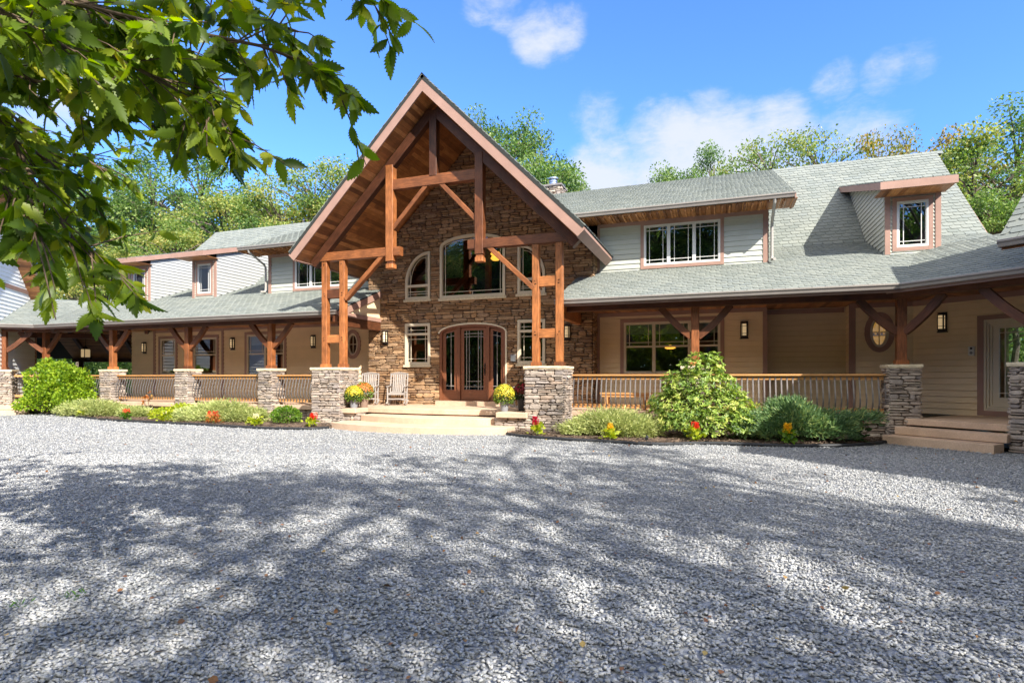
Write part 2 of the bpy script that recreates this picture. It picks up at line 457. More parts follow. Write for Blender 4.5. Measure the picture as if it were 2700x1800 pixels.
def cut(ivs, ops, z):
    out = list(ivs)
    for o in ops:
        r = o.iv(z)
        if not r: continue
        a, b = r; nx = []
        for x0, x1 in out:
            if b <= x0 or a >= x1: nx.append((x0, x1)); continue
            if a > x0: nx.append((x0, a))
            if b < x1: nx.append((b, x1))
        out = nx
    return [(a, b) for a, b in out if b - a > .01]

def stones(mb, region, z0, z1, ops=(), hmin=.06, hmax=.15, lmin=.14, lmax=.50, dmin=.02, dmax=.055):
    def one(a, b, z, t, tint):
        w, h = b - a, t - z
        g = .006; a += g; b -= g; z += g * .8; t -= g * .8
        if b - a < .02 or t - z < .02: return
        c = min(w, h) * U(.12, .34); cx = min(w * .3, c * U(.8, 2.2)); cz = min(h * .42, c)
        d = U(dmin, dmax); j = lambda s: U(-s, s)
        base = [(a + cx, z), (b - cx, z), (b, z + cz), (b, t - cz), (b - cx, t), (a + cx, t), (a, t - cz), (a, z + cz)]
        base = [(x + j(.006), y + j(.008)) for x, y in base]
        mx, mz = (a + b) / 2, (z + t) / 2; k = .010
        fr = [(x + (k if x < mx else -k), y + (k if y < mz else -k)) for x, y in base]
        v = [(x, -.004, y) for x, y in base] + [(x, d + j(.007), y) for x, y in fr] + [(mx + j(w * .2), d + U(.0, .014), mz + j(h * .15))]
        f = [(i, (i + 1) % 8, 8 + (i + 1) % 8, 8 + i) for i in range(8)] + [(8 + i, 8 + (i + 1) % 8, 16) for i in range(8)]
        f = [tuple(reversed(q)) for q in f]
        mb.add(v, f, tint)
    z = z0; shift = 0
    while z < z1 - .02:
        h = min(U(hmin, hmax), z1 - z)
        if z1 - z - h < .04: h = z1 - z
        for a, b in cut(region(z + h / 2), ops, z + h / 2):
            x = a
            while x < b - .005:
                l = U(lmin, lmax) * (1 if h < .12 else .75)
                if b - x - l < .09: l = b - x
                tt = random.random()
                if h > .10 and random.random() < .45:       # two thin stones in one bed
                    m = z + h * U(.38, .62)
                    one(x, x + l, z, m, tt); one(x, x + l, m, z + h, random.random())
                else:
                    one(x, x + l, z + U(-.012, .0) * (z > z0), z + h + U(0, .012) * (z + h < z1 - .01), tt)
                x += l
        z += h

def backing(mb, region, z0, z1, ops=(), dz=.05, d=0.0):
    z = z0
    while z < z1 - 1e-4:
        t = min(z + dz, z1)
        for a, b in cut(region((z + t) / 2), ops, (z + t) / 2):
            mb.add([(a, d, z), (b, d, z), (b, d, t), (a, d, t)], [(3, 2, 1, 0)])
        z = t

def laps(mb, region, z0, z1, ops=(), e=.155, tk=.024, gap=.003):
    z = z0
    while z < z1 - 1e-3:
        t = min(z + e, z1)
        for a, b in cut(region((z + t) / 2), ops, (z + t) / 2):
            # butt joints along the course
            xs = [a]
            while b - xs[-1] > 4.6: xs.append(xs[-1] + U(2.6, 3.6))
            xs.append(b)
            for p, q in zip(xs[:-1], xs[1:]):
                p += .001; q -= .001
                v = [(p, -.02, z), (q, -.02, z), (q, tk, z), (p, tk, z), (p, .001, t - gap), (q, .001, t - gap), (q, -.02, t - gap), (p, -.02, t - gap)]
                mb.add([(p, -.018, t - gap - .004), (q, -.018, t - gap - .004), (q, -.018, t + .006), (p, -.018, t + .006)], [(3, 2, 1, 0)])
                mb.add(v, [(0, 1, 2, 3), (3, 2, 5, 4), (4, 5, 6, 7), (0, 3, 4, 7), (1, 6, 5, 2), (0, 7, 6, 1)])
        z = t

def const(x0, x1): return lambda z: [(x0, x1)]

# ------------------------------------------------------------------ windows
def add_ring_bar(mb, op, inset, w, y0, y1):
    mb.ring(op.outline(inset), op.outline(inset + w), y0, y1)

def bars(op, inset, vert, horz, bw=.018, y0=.0, y1=.012, T=None):
    """straight glazing bars clipped to the opening"""
    mb = MB(T); x0, x1, z0, z1, zs, kind = op.a
    for x in vert:
        zz = np.linspace(z0, z1, 80); ok = [z for z in zz if op.iv(z) and op.iv(z)[0] + inset < x < op.iv(z)[1] - inset]
        if ok: mb.box(x - bw / 2, x + bw / 2, y0, y1, min(ok) + inset * .4, max(ok) - inset * .4)
    for z in horz:
        r = op.iv(z)
        if r: mb.box(r[0] + inset, r[1] - inset, y0 - .001, y1 + .001, z - bw / 2, z + bw / 2)
    return mb

def window(T, op, fm='vinyl', fw=.055, casing=0, grid=.13, meet=None, mull=(), sill=False, parent=None, depth=.03, shade=None, cm='trim', rect_grid=True, head=None, gl='glass', upper_only=False, lab=None):
    """T: wall transform (x, outward, z). One part 'window' with its panes, grilles, casing and sill below it."""
    parent = parent or house
    f = MB(T)
    x0, x1, z0, z1, zs, kind = op.a
    f.ring(op.outline(0), op.outline(fw), -.05, depth)
    f.ring(op.outline(fw * .75), op.outline(fw + .02), -.04, depth - .014)
    for m_ in mull: f.box(m_ - .05, m_ + .05, -.045, depth + .004, z0 + fw * .5, z1 - fw * .5)
    if meet is not None: f.box(x0 + fw * .8, x1 - fw * .8, -.035, depth - .005, meet - .028, meet + .028)
    if head is not None: f.box(x0 + fw * .5, x1 - fw * .5, -.045, depth + .003, head - .04, head + .04)
    w = build(f, 'window', M[fm], parent, lab)
    p = MB(T)
    ol = op.outline(fw)
    p.add([(x, -.012, z) for x, z in ol], [tuple(range(len(ol) - 1, -1, -1))] )
    build(p, 'pane', M[gl], w)
    g = MB(T)
    if kind == 'rect':
        edges = [x0] + sorted(mull) + [x1]
        for a, b in zip(edges[:-1], edges[1:]):
            aa = a + (fw if a == x0 else .05); bb = b - (fw if b == x1 else .05)
            zones = [(z0 + fw, z1 - fw)]
            if meet is not None: zones = [(meet + .028, z1 - fw)] if upper_only else [(z0 + fw, meet - .028), (meet + .028, z1 - fw)]
            if head is not None: zones = [(z0 + fw, head - .04), (head + .04, z1 - fw)]
            for k, (c, d) in enumerate(zones):
                gx = min(grid, (bb - aa) * .25)
                for x in (aa + gx, bb - gx): g.box(x - .009, x + .009, -.009, .004, c, d)
                hz = [c + grid, d - grid] if meet is None and head is None else ([c + grid] if k == len(zones) - 1 and meet is not None else ([c + grid] if k == 0 and head is not None else []))
                if head is not None: hz = [c + grid, d - grid] if k == 0 else [c + grid * .8]
                if meet is not None: hz = [c + .10]
                for z in hz: g.box(aa, bb, -.010, .005, z - .009, z + .009)
    else:
        y0, y1 = -.010, .006
        if kind == 'arch':
            g = bars(op, fw, (x0 + fw + grid * .8, x1 - fw - grid * .8), (z0 + fw + grid,), T=T)
            o1 = op.outline(fw + grid * .55); o2 = op.outline(fw + grid * .55 + .018)
            g.ring(o1[2:], o2[2:], y0, y1, closed=False)
            if x1 - x0 > 2: g.box((x0 + x1) / 2 - .009, (x0 + x1) / 2 + .009, y0, y1, z0 + fw, z0 + fw + grid)
        elif kind in ('ql', 'qr'):
            vs = (x1 - fw - .10,) if kind == 'ql' else (x0 + fw + .10,)
            g = bars(op, fw, vs + (((x0 + fw + .10),) if kind == 'ql' else ((x1 - fw - .10),)), (z0 + fw + .11, zs - .30), T=T)
            o1 = op.outline(fw + .11); o2 = op.outline(fw + .128)
            g.ring(o1[2:], o2[2:], y0, y1, closed=False)
        elif kind == 'oval':
            cx, cz = (x0 + x1) / 2, (z0 + z1) / 2
            g.box(cx - .012, cx + .012, y0, y1, z0 + fw, z1 - fw); g.box(x0 + fw, x1 - fw, y0 - .001, y1 + .001, cz - .012, cz + .012)
    build(g, 'grille', M[fm], w)
    if casing:
        c = MB(T)
        if kind == 'oval': c.ring(op.outline(-casing), op.outline(.004), -.01, .045)
        else:
            c.box(x0 - casing, x0, -.01, .034, z0 - casing, z1 + casing); c.box(x1, x1 + casing, -.01, .034, z0 - casing, z1 + casing)
            c.box(x0, x1, -.01, .032, z1, z1 + casing); c.box(x0, x1, -.01, .032, z0 - casing, z0)
        build(c, 'casing', M[cm], w)
    if sill:
        s = MB(T); s.box(x0 - .05, x1 + .05, -.03, .105, z0 - .085, z0 - .002)
        build(s, 'sill', M['cap'], w)
    if shade:
        s = MB(T); a, b, c, d = shade; n = 5
        for k in range(n):
            t0 = d - (d - c) * k / n; t1 = d - (d - c) * (k + 1) / n
            s.box(a, b, -.16, -.15 + .004 * (k % 2), t1 - .01, t0)
        build(s, 'roman_shade', M['shade'], w)
    return w

# ------------------------------------------------------------------ roofs
def clip_poly(poly, clip):
    """Sutherland-Hodgman; clip is convex, counter-clockwise"""
    out = poly
    n = len(clip)
    for i in range(n):
        ax, ay = clip[i]; bx, by = clip[(i + 1) % n]
        inp = out; out = []
        if not inp: break
        def side(p): return (bx - ax) * (p[1] - ay) - (by - ay) * (p[0] - ax)
        for k in range(len(inp)):
            p, q = inp[k], inp[(k + 1) % len(inp)]
            sp, sq = side(p), side(q)
            if sp >= 0: out.append(p)
            if (sp >= 0) != (sq >= 0):
                t = sp / (sp - sq); out.append((p[0] + (q[0] - p[0]) * t, p[1] + (q[1] - p[1]) * t))
    return out

def roof_plane(mt, mbase, pts, thick=.10, e=.19, w=.285):
    """pts: convex 3-D corners, first two along the eave. Lays shingle tabs in mt, deck in mbase."""
    P = [Vector(p) for p in pts]
    u = (P[1] - P[0]).normalized()
    n = u.cross(P[2] - P[0]).normalized()
    if n.z < 0: n = -n
    v = n.cross(u).normalized()
    if v.z < 0: v = -v
    flip = u.cross(v).dot(n) < 0
    O = P[0]
    q = [((p - O).dot(u), (p - O).dot(v)) for p in P]
    ar = sum(q[i][0] * q[(i + 1) % len(q)][1] - q[(i + 1) % len(q)][0] * q[i][1] for i in range(len(q)))
    if ar < 0: q = q[::-1]
    def W(a, b, h): return O + u * a + v * b + n * h
    nq = len(q)
    vs = [W(a, b, -.002) for a, b in q] + [W(a, b, -thick) for a, b in q]
    fs = [tuple(range(nq)), tuple(range(2 * nq - 1, nq - 1, -1))] + [(i, nq + i, nq + (i + 1) % nq, (i + 1) % nq) for i in range(nq)]
    if flip: fs = [tuple(reversed(f)) for f in fs]
    mbase.add(vs, fs)
    u0, u1 = min(a for a, b in q), max(a for a, b in q); v0, v1 = min(b for a, b in q), max(b for a, b in q)
    row = 0; b = v0 - .02
    # the first course hangs 2 cm past the deck
    clip = q
    while b < v1:
        L = e * 1.45
        a = u0 - w + (w / 2 if row % 2 else 0) + U(-.03, .03)
        while a < u1:
            g = .004; c = .055 + U(-.006, .006); ww = w
            tab = [(a + g + c * .7, b + U(-.004, .004)), (a + ww - g - c * .7, b + U(-.004, .004)), (a + ww - g, b + c), (a + ww - g, b + L), (a + g, b + L), (a + g, b + c)]
            t = clip_poly(tab, clip)
            if len(t) >= 3:
                k = len(t); hh = U(.017, .022)
                top = [W(x, y, .006 + hh * (1 - (y - b) / L)) for x, y in t]
                bot = [W(x, y, -.004) for x, y in t]
                f = [tuple(range(k))] + [(i, k + i, k + (i + 1) % k, (i + 1) % k) for i in range(k)]
                if flip: f = [tuple(reversed(z)) for z in f]
                mt.add(top + bot, f)
            a += ww
        b += e; row += 1

def gutter(mb, p0, p1, outv, lip=None):
    """K-style gutter hung along p0-p1 (top front edge), outv: outward unit vector"""
    p0, p1, o = Vector(p0), Vector(p1), Vector(outv)
    prof = [(0, 0), (.004, -.028), (-.022, -.062), (-.030, -.118), (-.125, -.118), (-.125, .0), (-.118, .0), (-.112, -.105), (-.038, -.105), (-.012, -.01)]
    k = len(prof)
    v = [P + o * a + Vector((0, 0, z)) for P in (p0, p1) for a, z in prof]
    f = [(i, (i + 1) % k, k + (i + 1) % k, k + i) for i in range(k)] + [tuple(range(k - 1, -1, -1)), tuple(range(k, 2 * k))]
    mb.add(v, f)
    if lip is not None: lip.beam(p0 + o * -.004 + Vector((0, 0, .003)), p1 + o * -.004 + Vector((0, 0, .003)), .016, .012, ch=.003)

# ================================================================== the stone entrance gable
door_op = Op(-8.98, -6.56, ZF, 3.27, 2.98, 'arch')
w_ll = Op(-10.33, -9.35, 1.92, 3.35); w_lr = Op(-6.15, -5.21, 1.92, 3.35)
w_ul = Op(-10.32, -9.35, 4.19, 5.83, 4.76, 'ql'); w_ur = Op(-6.15, -5.21, 4.19, 5.80, 4.74, 'qr')
w_uc = Op(-8.97, -6.58, 4.17, 6.29, 5.93, 'arch')
sops = [door_op, w_ll, w_lr, w_ul, w_ur, w_uc]
SX0, SX1 = -11.86, -3.68
def gable_region(z):
    h = 9.45 - z
    a, b = max(SX0, XC - h), min(SX1, XC + h)
    return [(a, b)] if b > a else []
T = FY(YW)
mb = MB(T); stones(mb, gable_region, .50, 9.40, sops, hmin=.05, hmax=.15, lmin=.18, lmax=.62, dmin=.03, dmax=.055)
# right return of the stone, facing +x
mb.setT(Matrix(((0, 1, 0, SX1), (1, 0, 0, YW), (0, 0, 1, 0), (0, 0, 0, 1)))); stones(mb, const(.0, .72), .5, 6.0)
sw = build(mb, 'stone_wall', M['stone'], house)
mb = MB(T); backing(mb, gable_region, .45, 9.5, sops, .03)
mb.box(SX1 - .02, SX1 - .001, -.75, 0, .45, 5.4)
build(mb, 'mortar', M['mortar'], sw)
for op, kw in ((w_ll, dict(head=2.98, sill=True)), (w_lr, dict(head=2.98, sill=True)), (w_ul, dict(sill=True)), (w_ur, dict(sill=True)), (w_uc, dict(sill=True, grid=.14))):
    w = window(T, op, fw=.075, depth=.075, **kw)
    if op in (w_ul, w_ur):
        b = MB(T); b.box(op.a[0] + .05, op.a[1] - .05, -.04, .078, 4.62, 4.70); build(b, 'transom_bar', M['vinyl'], w)

# entrance door with side lights
d = MB(T)
d.ring(door_op.outline(0), door_op.outline(.085), -.10, .06)
for x in (-8.27, -7.20): d.box(x - .055, x + .055, -.08, .05, .70, 3.24)
d.box(-8.95, -6.6, -.08, .02, .68, .73)
door = build(d, 'entry_door', M['door_wood'], house, 'mahogany door with glazed side lights under a shallow arch')
b = MB(T); b.ring(door_op.outline(-.045)[1:], door_op.outline(.01)[1:], -.02, .085, closed=False); build(b, 'arch_trim', M['vinyl'], door)
b = MB(T); b.box(-9.0, -6.54, -.12, .34, ZF - .02, .685); build(b, 'threshold', M['concrete'], door)
def leaf(x0, x1, name, inset, vs, arch_l, arch_r):
    """one glazed leaf: stiles, rails, arched glass; arch_l / arch_r: top height at left/right of the glass"""
    z0 = .72
    def top(x):                                        # underside of the arched frame
        c = (-8.98 - 6.56) / 2; hw = 1.21 - .085
        return 2.98 + (3.185 - 2.98) * math.sqrt(max(0, 1 - ((x - c) / hw) ** 2)) - .005
    gx0, gx1 = x0 + inset, x1 - inset; gz0 = 1.06
    gt = lambda x: top(x) - (.115 if name == 'door_leaf' else .10)
    xs = np.linspace(x0, x1, 11); gs = np.linspace(gx0, gx1, 11)
    m = MB(T)
    outer = [(x0, z0), (x1, z0)] + [(x, top(x)) for x in xs[::-1]]
    inner = [(gx0, gz0), (gx1, gz0)] + [(x, gt(x)) for x in gs[::-1]]
    m.ring(outer, inner, -.06, -.012)
    lf = build(m, name, M['door_wood'], door)
    p = MB(T); p.add([(x, -.035, z) for x, z in inner], [tuple(range(len(inner) - 1, -1, -1))]); build(p, 'pane', M['glass'], lf)
    g = MB(T)
    for x in vs: g.box(x - .009, x + .009, -.030, -.018, gz0, gt(x))
    for dz in ((.10, .19) if name == 'door_leaf' else (.12,)):
        if name == 'door_leaf' and dz == .19: g.box(vs[0], vs[-1], -.031, -.017, gz0 + dz + .09, gz0 + dz + .108)
        else: g.box(gx0, gx1, -.031, -.017, gz0 + dz, gz0 + dz + .018)
    for dz in ((.10, .20) if name == 'door_leaf' else (.13,)):
        o = [(x, gt(x) - dz) for x in gs]; i = [(x, gt(x) - dz - .018) for x in gs]
        g.ring(o, i, -.031, -.017, closed=False)
    build(g, 'grille', M['teak'], lf)
    return lf
leaf(-8.90, -8.325, 'side_light', .13, (-8.58,), 0, 0)
leaf(-7.145, -6.64, 'side_light', .11, (-6.89,), 0, 0)
dl = leaf(-8.215, -7.255, 'door_leaf', .125, (-8.0, -7.90, -7.57, -7.47), 0, 0)
h = MB(T); h.box(-7.345, -7.305, -.012, .0, 1.55, 1.95); h.tube([(-7.325, .0, 1.62), (-7.325, .05, 1.64), (-7.325, .06, 1.74), (-7.325, .0, 1.80)], .011); h.tube([(-7.325, 0, 1.88), (-7.325, .035, 1.88)], .025)
build(h, 'handle', M['iron_dark'], dl)

# ---- timber truss on the front of the gable
YT0, YT1 = 14.70, 14.92; YM = (YT0 + YT1) / 2; TW = .22
def timber(name, p0, p1, w, h, up=(0, 0, 1), parent=None, tint=None):
    m = MB(); m.beam(p0, p1, w, h, up, tint); return build(m, name, M['timber'], parent or house)
truss = MB()  # low tints put the shade under the gable into the truss colour
for s in (-1, 1):
    truss.beam((XC + s * 4.24, YM, 5.02), (XC + s * .05, YM, 9.20), TW, .27, (s * .7, 0, .7), U(.05, .15))
tr = build(truss, 'truss', M['timber'], house, 'open timber truss under the entrance gable')
timber('king_post', (XC, YM - .006, 7.32), (XC, YM - .006, 9.22), .24, TW, (0, 1, 0), tr, .1)
timber('collar_beam', (-9.12, YM, 7.21), (XC * 2 + 9.12, YM, 7.21), TW - .012, .31, parent=tr, tint=.4)
for s in (-1, 1):
    q = MB(); x = XC + s * 1.45
    q.beam((x, YM - .008, 4.95), (x, YM - .008, 7.80), .25, .24, (0, 1, 0), .7 if s < 0 else .25)  # left post coloured as sunlit, right one as shaded
    q.beam((x, YM - .008, 4.86), (x, YM - .008, 4.945), .20, .19, (0, 1, 0)); q.beam((x, YM - .008, 4.74), (x, YM - .008, 4.86), .26, .25, (0, 1, 0), ch=.03)
    build(q, 'queen_post', M['timber'], tr)
    timber('hammer_beam', (XC + s * 3.98, YM, 5.235), (XC + s * 1.10, YM, 5.235), TW - .016, .265, parent=tr, tint=.55 if s < 0 else .2)  # same here: lit tone on the left beam, shaded tone on the right
    # struts: hanging post up to the collar, pier post up to the hammer beam
    b = MB(); b.beam((XC + s * 1.36, YM, 5.92), (XC + s * .22, YM, 7.10), .13, .17, (0, 1, 0), U(.4, .6)); build(b, 'strut', M['timber'], tr)
    b = MB(); b.beam((XC + s * 3.05, YM, 3.90), (XC + s * 1.70, YM, 5.16), .13, .17, (0, 1, 0), U(.4, .6)); build(b, 'strut', M['timber'], tr)

# ---- piers of the entrance, with paired posts
def pier(T, x0, x1, y0, y1, z1, cap=.07, parent=None, z0=0, mat_='pier_stone', ct=.085):
    """T: local frame x, y (away from the viewer), z"""
    parent = parent or house
    m = MB(); w, dp = x1 - x0, y1 - y0
    faces = [Matrix(((1, 0, 0, x0), (0, -1, 0, y0), (0, 0, 1, 0), (0, 0, 0, 1))), Matrix(((0, 1, 0, x1), (1, 0, 0, y0), (0, 0, 1, 0), (0, 0, 0, 1))),
             Matrix(((-1, 0, 0, x1), (0, 1, 0, y1), (0, 0, 1, 0), (0, 0, 0, 1))), Matrix(((0, -1, 0, x0), (-1, 0, 0, y1), (0, 0, 1, 0), (0, 0, 0, 1)))]
    for i, F in enumerate(faces):
        m.setT(T @ F)
        stones(m, const(-.03, (w if i % 2 == 0 else dp) + .03), z0, z1, hmin=.045, hmax=.13, lmin=.14, lmax=.44, dmin=.03, dmax=.065)
    o = build(m, 'stone_pier', M[mat_], parent)
    c = MB(T); c.box(x0, x1, y0, y1, z0, z1); build(c, 'mortar', M['pier_mortar'], o)
    c = MB(T)
    cx0, cx1, cy0, cy1 = x0 - cap, x1 + cap, y0 - cap, y1 + cap
    # slab with a roughly chipped edge
    nn = 9; rimt = []; rimb = []
    def edge(a, b):
        return [(a[0] + (b[0] - a[0]) * k / nn, a[1] + (b[1] - a[1]) * k / nn) for k in range(nn)]
    loop = edge((cx0, cy0), (cx1, cy0)) + edge((cx1, cy0), (cx1, cy1)) + edge((cx1, cy1), (cx0, cy1)) + edge((cx0, cy1), (cx0, cy0))
    n = len(loop); mx, my = (cx0 + cx1) / 2, (cy0 + cy1) / 2
    v = []
    for hh, k in ((z1, .97), (z1 + ct * .5, 1.0), (z1 + ct, .985)):
        for x, y in loop: v.append((mx + (x - mx) * (k + U(-.012, .008)), my + (y - my) * (k + U(-.012, .008)), hh))
    f = [tuple(range(n - 1, -1, -1)), tuple(range(2 * n, 3 * n))]
    for r in (0, 1): f += [(r * n + i, r * n + (i + 1) % n, (r + 1) * n + (i + 1) % n, (r + 1) * n + i) for i in range(n)]
    c.add(v, f); build(c, 'pier_cap', M['cap'], o)
    return o
I4 = Matrix.Identity(4)
for s, (px0, px1) in ((-1, (-11.80, -10.82)), (1, (-4.84, -3.84))):
    pier(I4, px0, px1, 14.47, 15.40, 1.70)
    cx = (px0 + px1) / 2
    for k, dx in ((0, -.33), (1, .33)):
        m = MB(); x = cx + dx + (.04 if s < 0 else 0); yy = 14.83
        m.beam((x, yy, 1.88), (x, yy, 5.11), .19, .19, (0, 1, 0), U(.55, .8))
        for z in (2.64, 2.72, 4.02, 4.10, 5.0): m.tube([(x + U(-.04, .04), yy - .085, z), (x + U(-.03, .03), yy - .112, z)], .012, 6, tint=0)
        po = build(m, 'paired_post', M['timber'], house)
        b = MB(); b.beam((x, yy, 1.785), (x, yy, 1.90), .255, .255, (0, 1, 0)); build(b, 'post_base', M['timber'], po)
    for z0, z1 in ((2.55, 2.80), (3.94, 4.22)):
        m = MB(); m.beam((cx - .24 + (.04 if s < 0 else 0), 14.83, (z0 + z1) / 2), (cx + .24 + (.04 if s < 0 else 0), 14.83, (z0 + z1) / 2), .13, z1 - z0); build(m, 'spacer_block', M['timber'], house)

# ---- gable roof over the entrance
mt, mbs = MB(), MB()
GY0 = 14.07
for s in (-1, 1):
    ex = XC + s * 4.62
    roof_plane(mt, mbs, [(ex, GY0, 5.31), (ex, 18.15, 5.31), (XC, 18.15, 9.93), (XC, GY0, 9.93)], .09)
    ix = XC + s * 3.45
    roof_plane(mt, mbs, [(ix, 18.15, 6.48), (ix, 26.0, 6.48), (XC, 26.0, 9.93), (XC, 18.15, 9.93)], .09)
for k in range(44):                                         # ridge caps
    y = GY0 - .02 + k * .27
    mt.add([(XC - .15, y, 9.815), (XC, y, 9.985), (XC + .15, y, 9.815), (XC - .15, y + .36, 9.795), (XC, y + .36, 9.965), (XC + .15, y + .36, 9.795)], [(0, 3, 4, 1), (1, 4, 5, 2)])
gr = build(mt, 'gable_roof', M['shingle'], house, 'steep shingled gable roof over the entrance')
build(mbs, 'roof_deck', M['decking'], gr)
fb = MB()
def rake(mb, y0, y1, s, top, th, x_out, x_in=0, z_pk=9.93):
    """one raking board: vertical depth th, its top edge 'top' below the roof surface"""
    zo = z_pk - x_out - top; zi = z_pk - x_in - top
    pts = [(XC + s * x_out, zo), (XC + s * x_in, zi), (XC + s * x_in, zi - th), (XC + s * (x_out - .19), zo - th + .19), (XC + s * x_out, zo - .02)]
    mb.prism(pts, 'y', y0, y1)
for s in (-1, 1): rake(fb, GY0 + .01, GY0 + .045, s, .07, .385, 4.62)
for s in (-1, 1):                                           # eave boards along the sides
    x = XC + s * 4.60
    fb.prism([(x, 5.27), (x - s * .03, 5.27), (x - s * .22, 5.06), (x - s * .19, 5.03), (x, 5.20)], 'y', GY0 + .05, 18.05)
fo = build(fb, 'fascia', M['trim'], gr)
sf = MB()
for s in (-1, 1):                                           # tongue-and-groove soffit boards running back to the wall
    wv = .135; n = int(4.45 * math.sqrt(2) / wv)
    for k in range(n):
        a, b2 = k * wv / math.sqrt(2), ((k + 1) * wv - .006) / math.sqrt(2)
        cutp = sorted([14.12, U(14.8, 16.8), 17.62])
        for y0, y1 in zip(cutp[:-1], cutp[1:]):
            t = random.random(); r = U(0, 50)
            v = [(XC + s * a, y0, 9.475 - a), (XC + s * b2, y0, 9.475 - b2), (XC + s * b2, y1 - .003, 9.475 - b2), (XC + s * a, y1 - .003, 9.475 - a)]
            v2 = [(p[0], p[1], p[2] + .03) for p in v]
            g = [(p[1] + r, p[0] + r, p[2]) for p in v + v2]
            f = [(0, 1, 2, 3), (0, 4, 5, 1), (1, 5, 6, 2), (2, 6, 7, 3), (3, 7, 4, 0)]
            if s < 0: f = [tuple(reversed(q)) for q in f]
            sf.add(v + v2, f, t, g)
build(sf, 'soffit', M['plank'], gr)

# ================================================================== lower porch roofs, upper roofs
S04 = .4
mt, mbs = MB(), MB()
ZG = 3.595
CRX, CLX = 3.855, -26.0          # gutter corners where the wings turn
def lz(y): return ZG + S04 * (y - 15.05)
vy = 18.66; vx = CRX + .384 * (vy - 15.05)
# right side
roof_plane(mt, mbs, [(-4.20, 15.05, ZG), (CRX, 15.05, ZG), (vx, vy, lz(vy)), (-4.20, vy, lz(vy))])
roof_plane(mt, mbs, [(-3.4, vy, lz(vy)), (7.32, vy, lz(vy)), (7.32, 20.2, lz(20.2)), (-3.4, 20.2, lz(20.2))])
# left side
vxl = CLX - .384 * (vy - 15.05)
roof_plane(mt, mbs, [(CLX, 15.05, ZG), (-11.34, 15.05, ZG), (-11.34, vy, lz(vy)), (vxl, vy, lz(vy))])
roof_plane(mt, mbs, [(-27.2, vy, lz(vy)), (-12.2, vy, lz(vy)), (-12.2, 20.2, lz(20.2)), (-27.2, 20.2, lz(20.2))])
lr = build(mt, 'porch_roof', M['shingle'], house, 'low grey-green shingled roof over the porch'); build(mbs, 'roof_deck', M['decking'], lr)
# steep main roof, right and left of the gable
RZ, RY = 9.54, 24.3; zb = lz(20.2)
for pts, x0, x1 in (([(-5.0, 20.2, zb), (7.32, 20.2, zb), (7.32, RY, RZ), (-8.0, RY, RZ)], -7.7, 7.32), ([(-26.45, 20.2, zb), (-10.5, 20.2, zb), (-7.5, RY, RZ), (-26.45, RY, RZ)], -26.45, -7.85)):
    mt, mbs = MB(), MB()
    roof_plane(mt, mbs, pts); mbs.box(x0, x1, RY, RY + .1, 3, RZ - .12); x = x0
    while x < x1:
        mt.add([(x, RY - .14, RZ - .10), (x, RY, RZ + .035), (x, RY + .14, RZ - .10), (x + .36, RY - .14, RZ - .12), (x + .36, RY, RZ + .015), (x + .36, RY + .14, RZ - .12)], [(0, 3, 4, 1), (1, 4, 5, 2), (0, 1, 2)]); x += .27
    mr = build(mt, 'main_roof', M['shingle'], house); build(mbs, 'roof_deck', M['decking'], mr)
b = MB()
for x, s in ((7.32, 1), (-26.45, -1)):                     # rake boards of the end gables, and end walls
    b.prism([(20.1, zb - .08), (RY, RZ - .06), (RY, RZ - .28), (20.1, zb - .30)], 'x', x - .02 * s, x + .02 * s)
build(b, 'fascia', M['trim'], mr)
b = MB(); b.prism([(18.2, 0), (RY, 0), (RY, RZ - .2), (20.2, zb - .2), (18.2, lz(18.2) - .2)], 'x', 7.0, 7.06)
b.prism([(18.2, 0), (RY, 0), (RY, 5.2), (18.2, 4.6)], 'x', -24.63, -24.57)
build(b, 'end_wall', M['tan'], house)
b = MB(); b.box(-24.6, 7.0, RY, RY + .08, 0, 6); build(b, 'rear_wall', M['interior'], house)

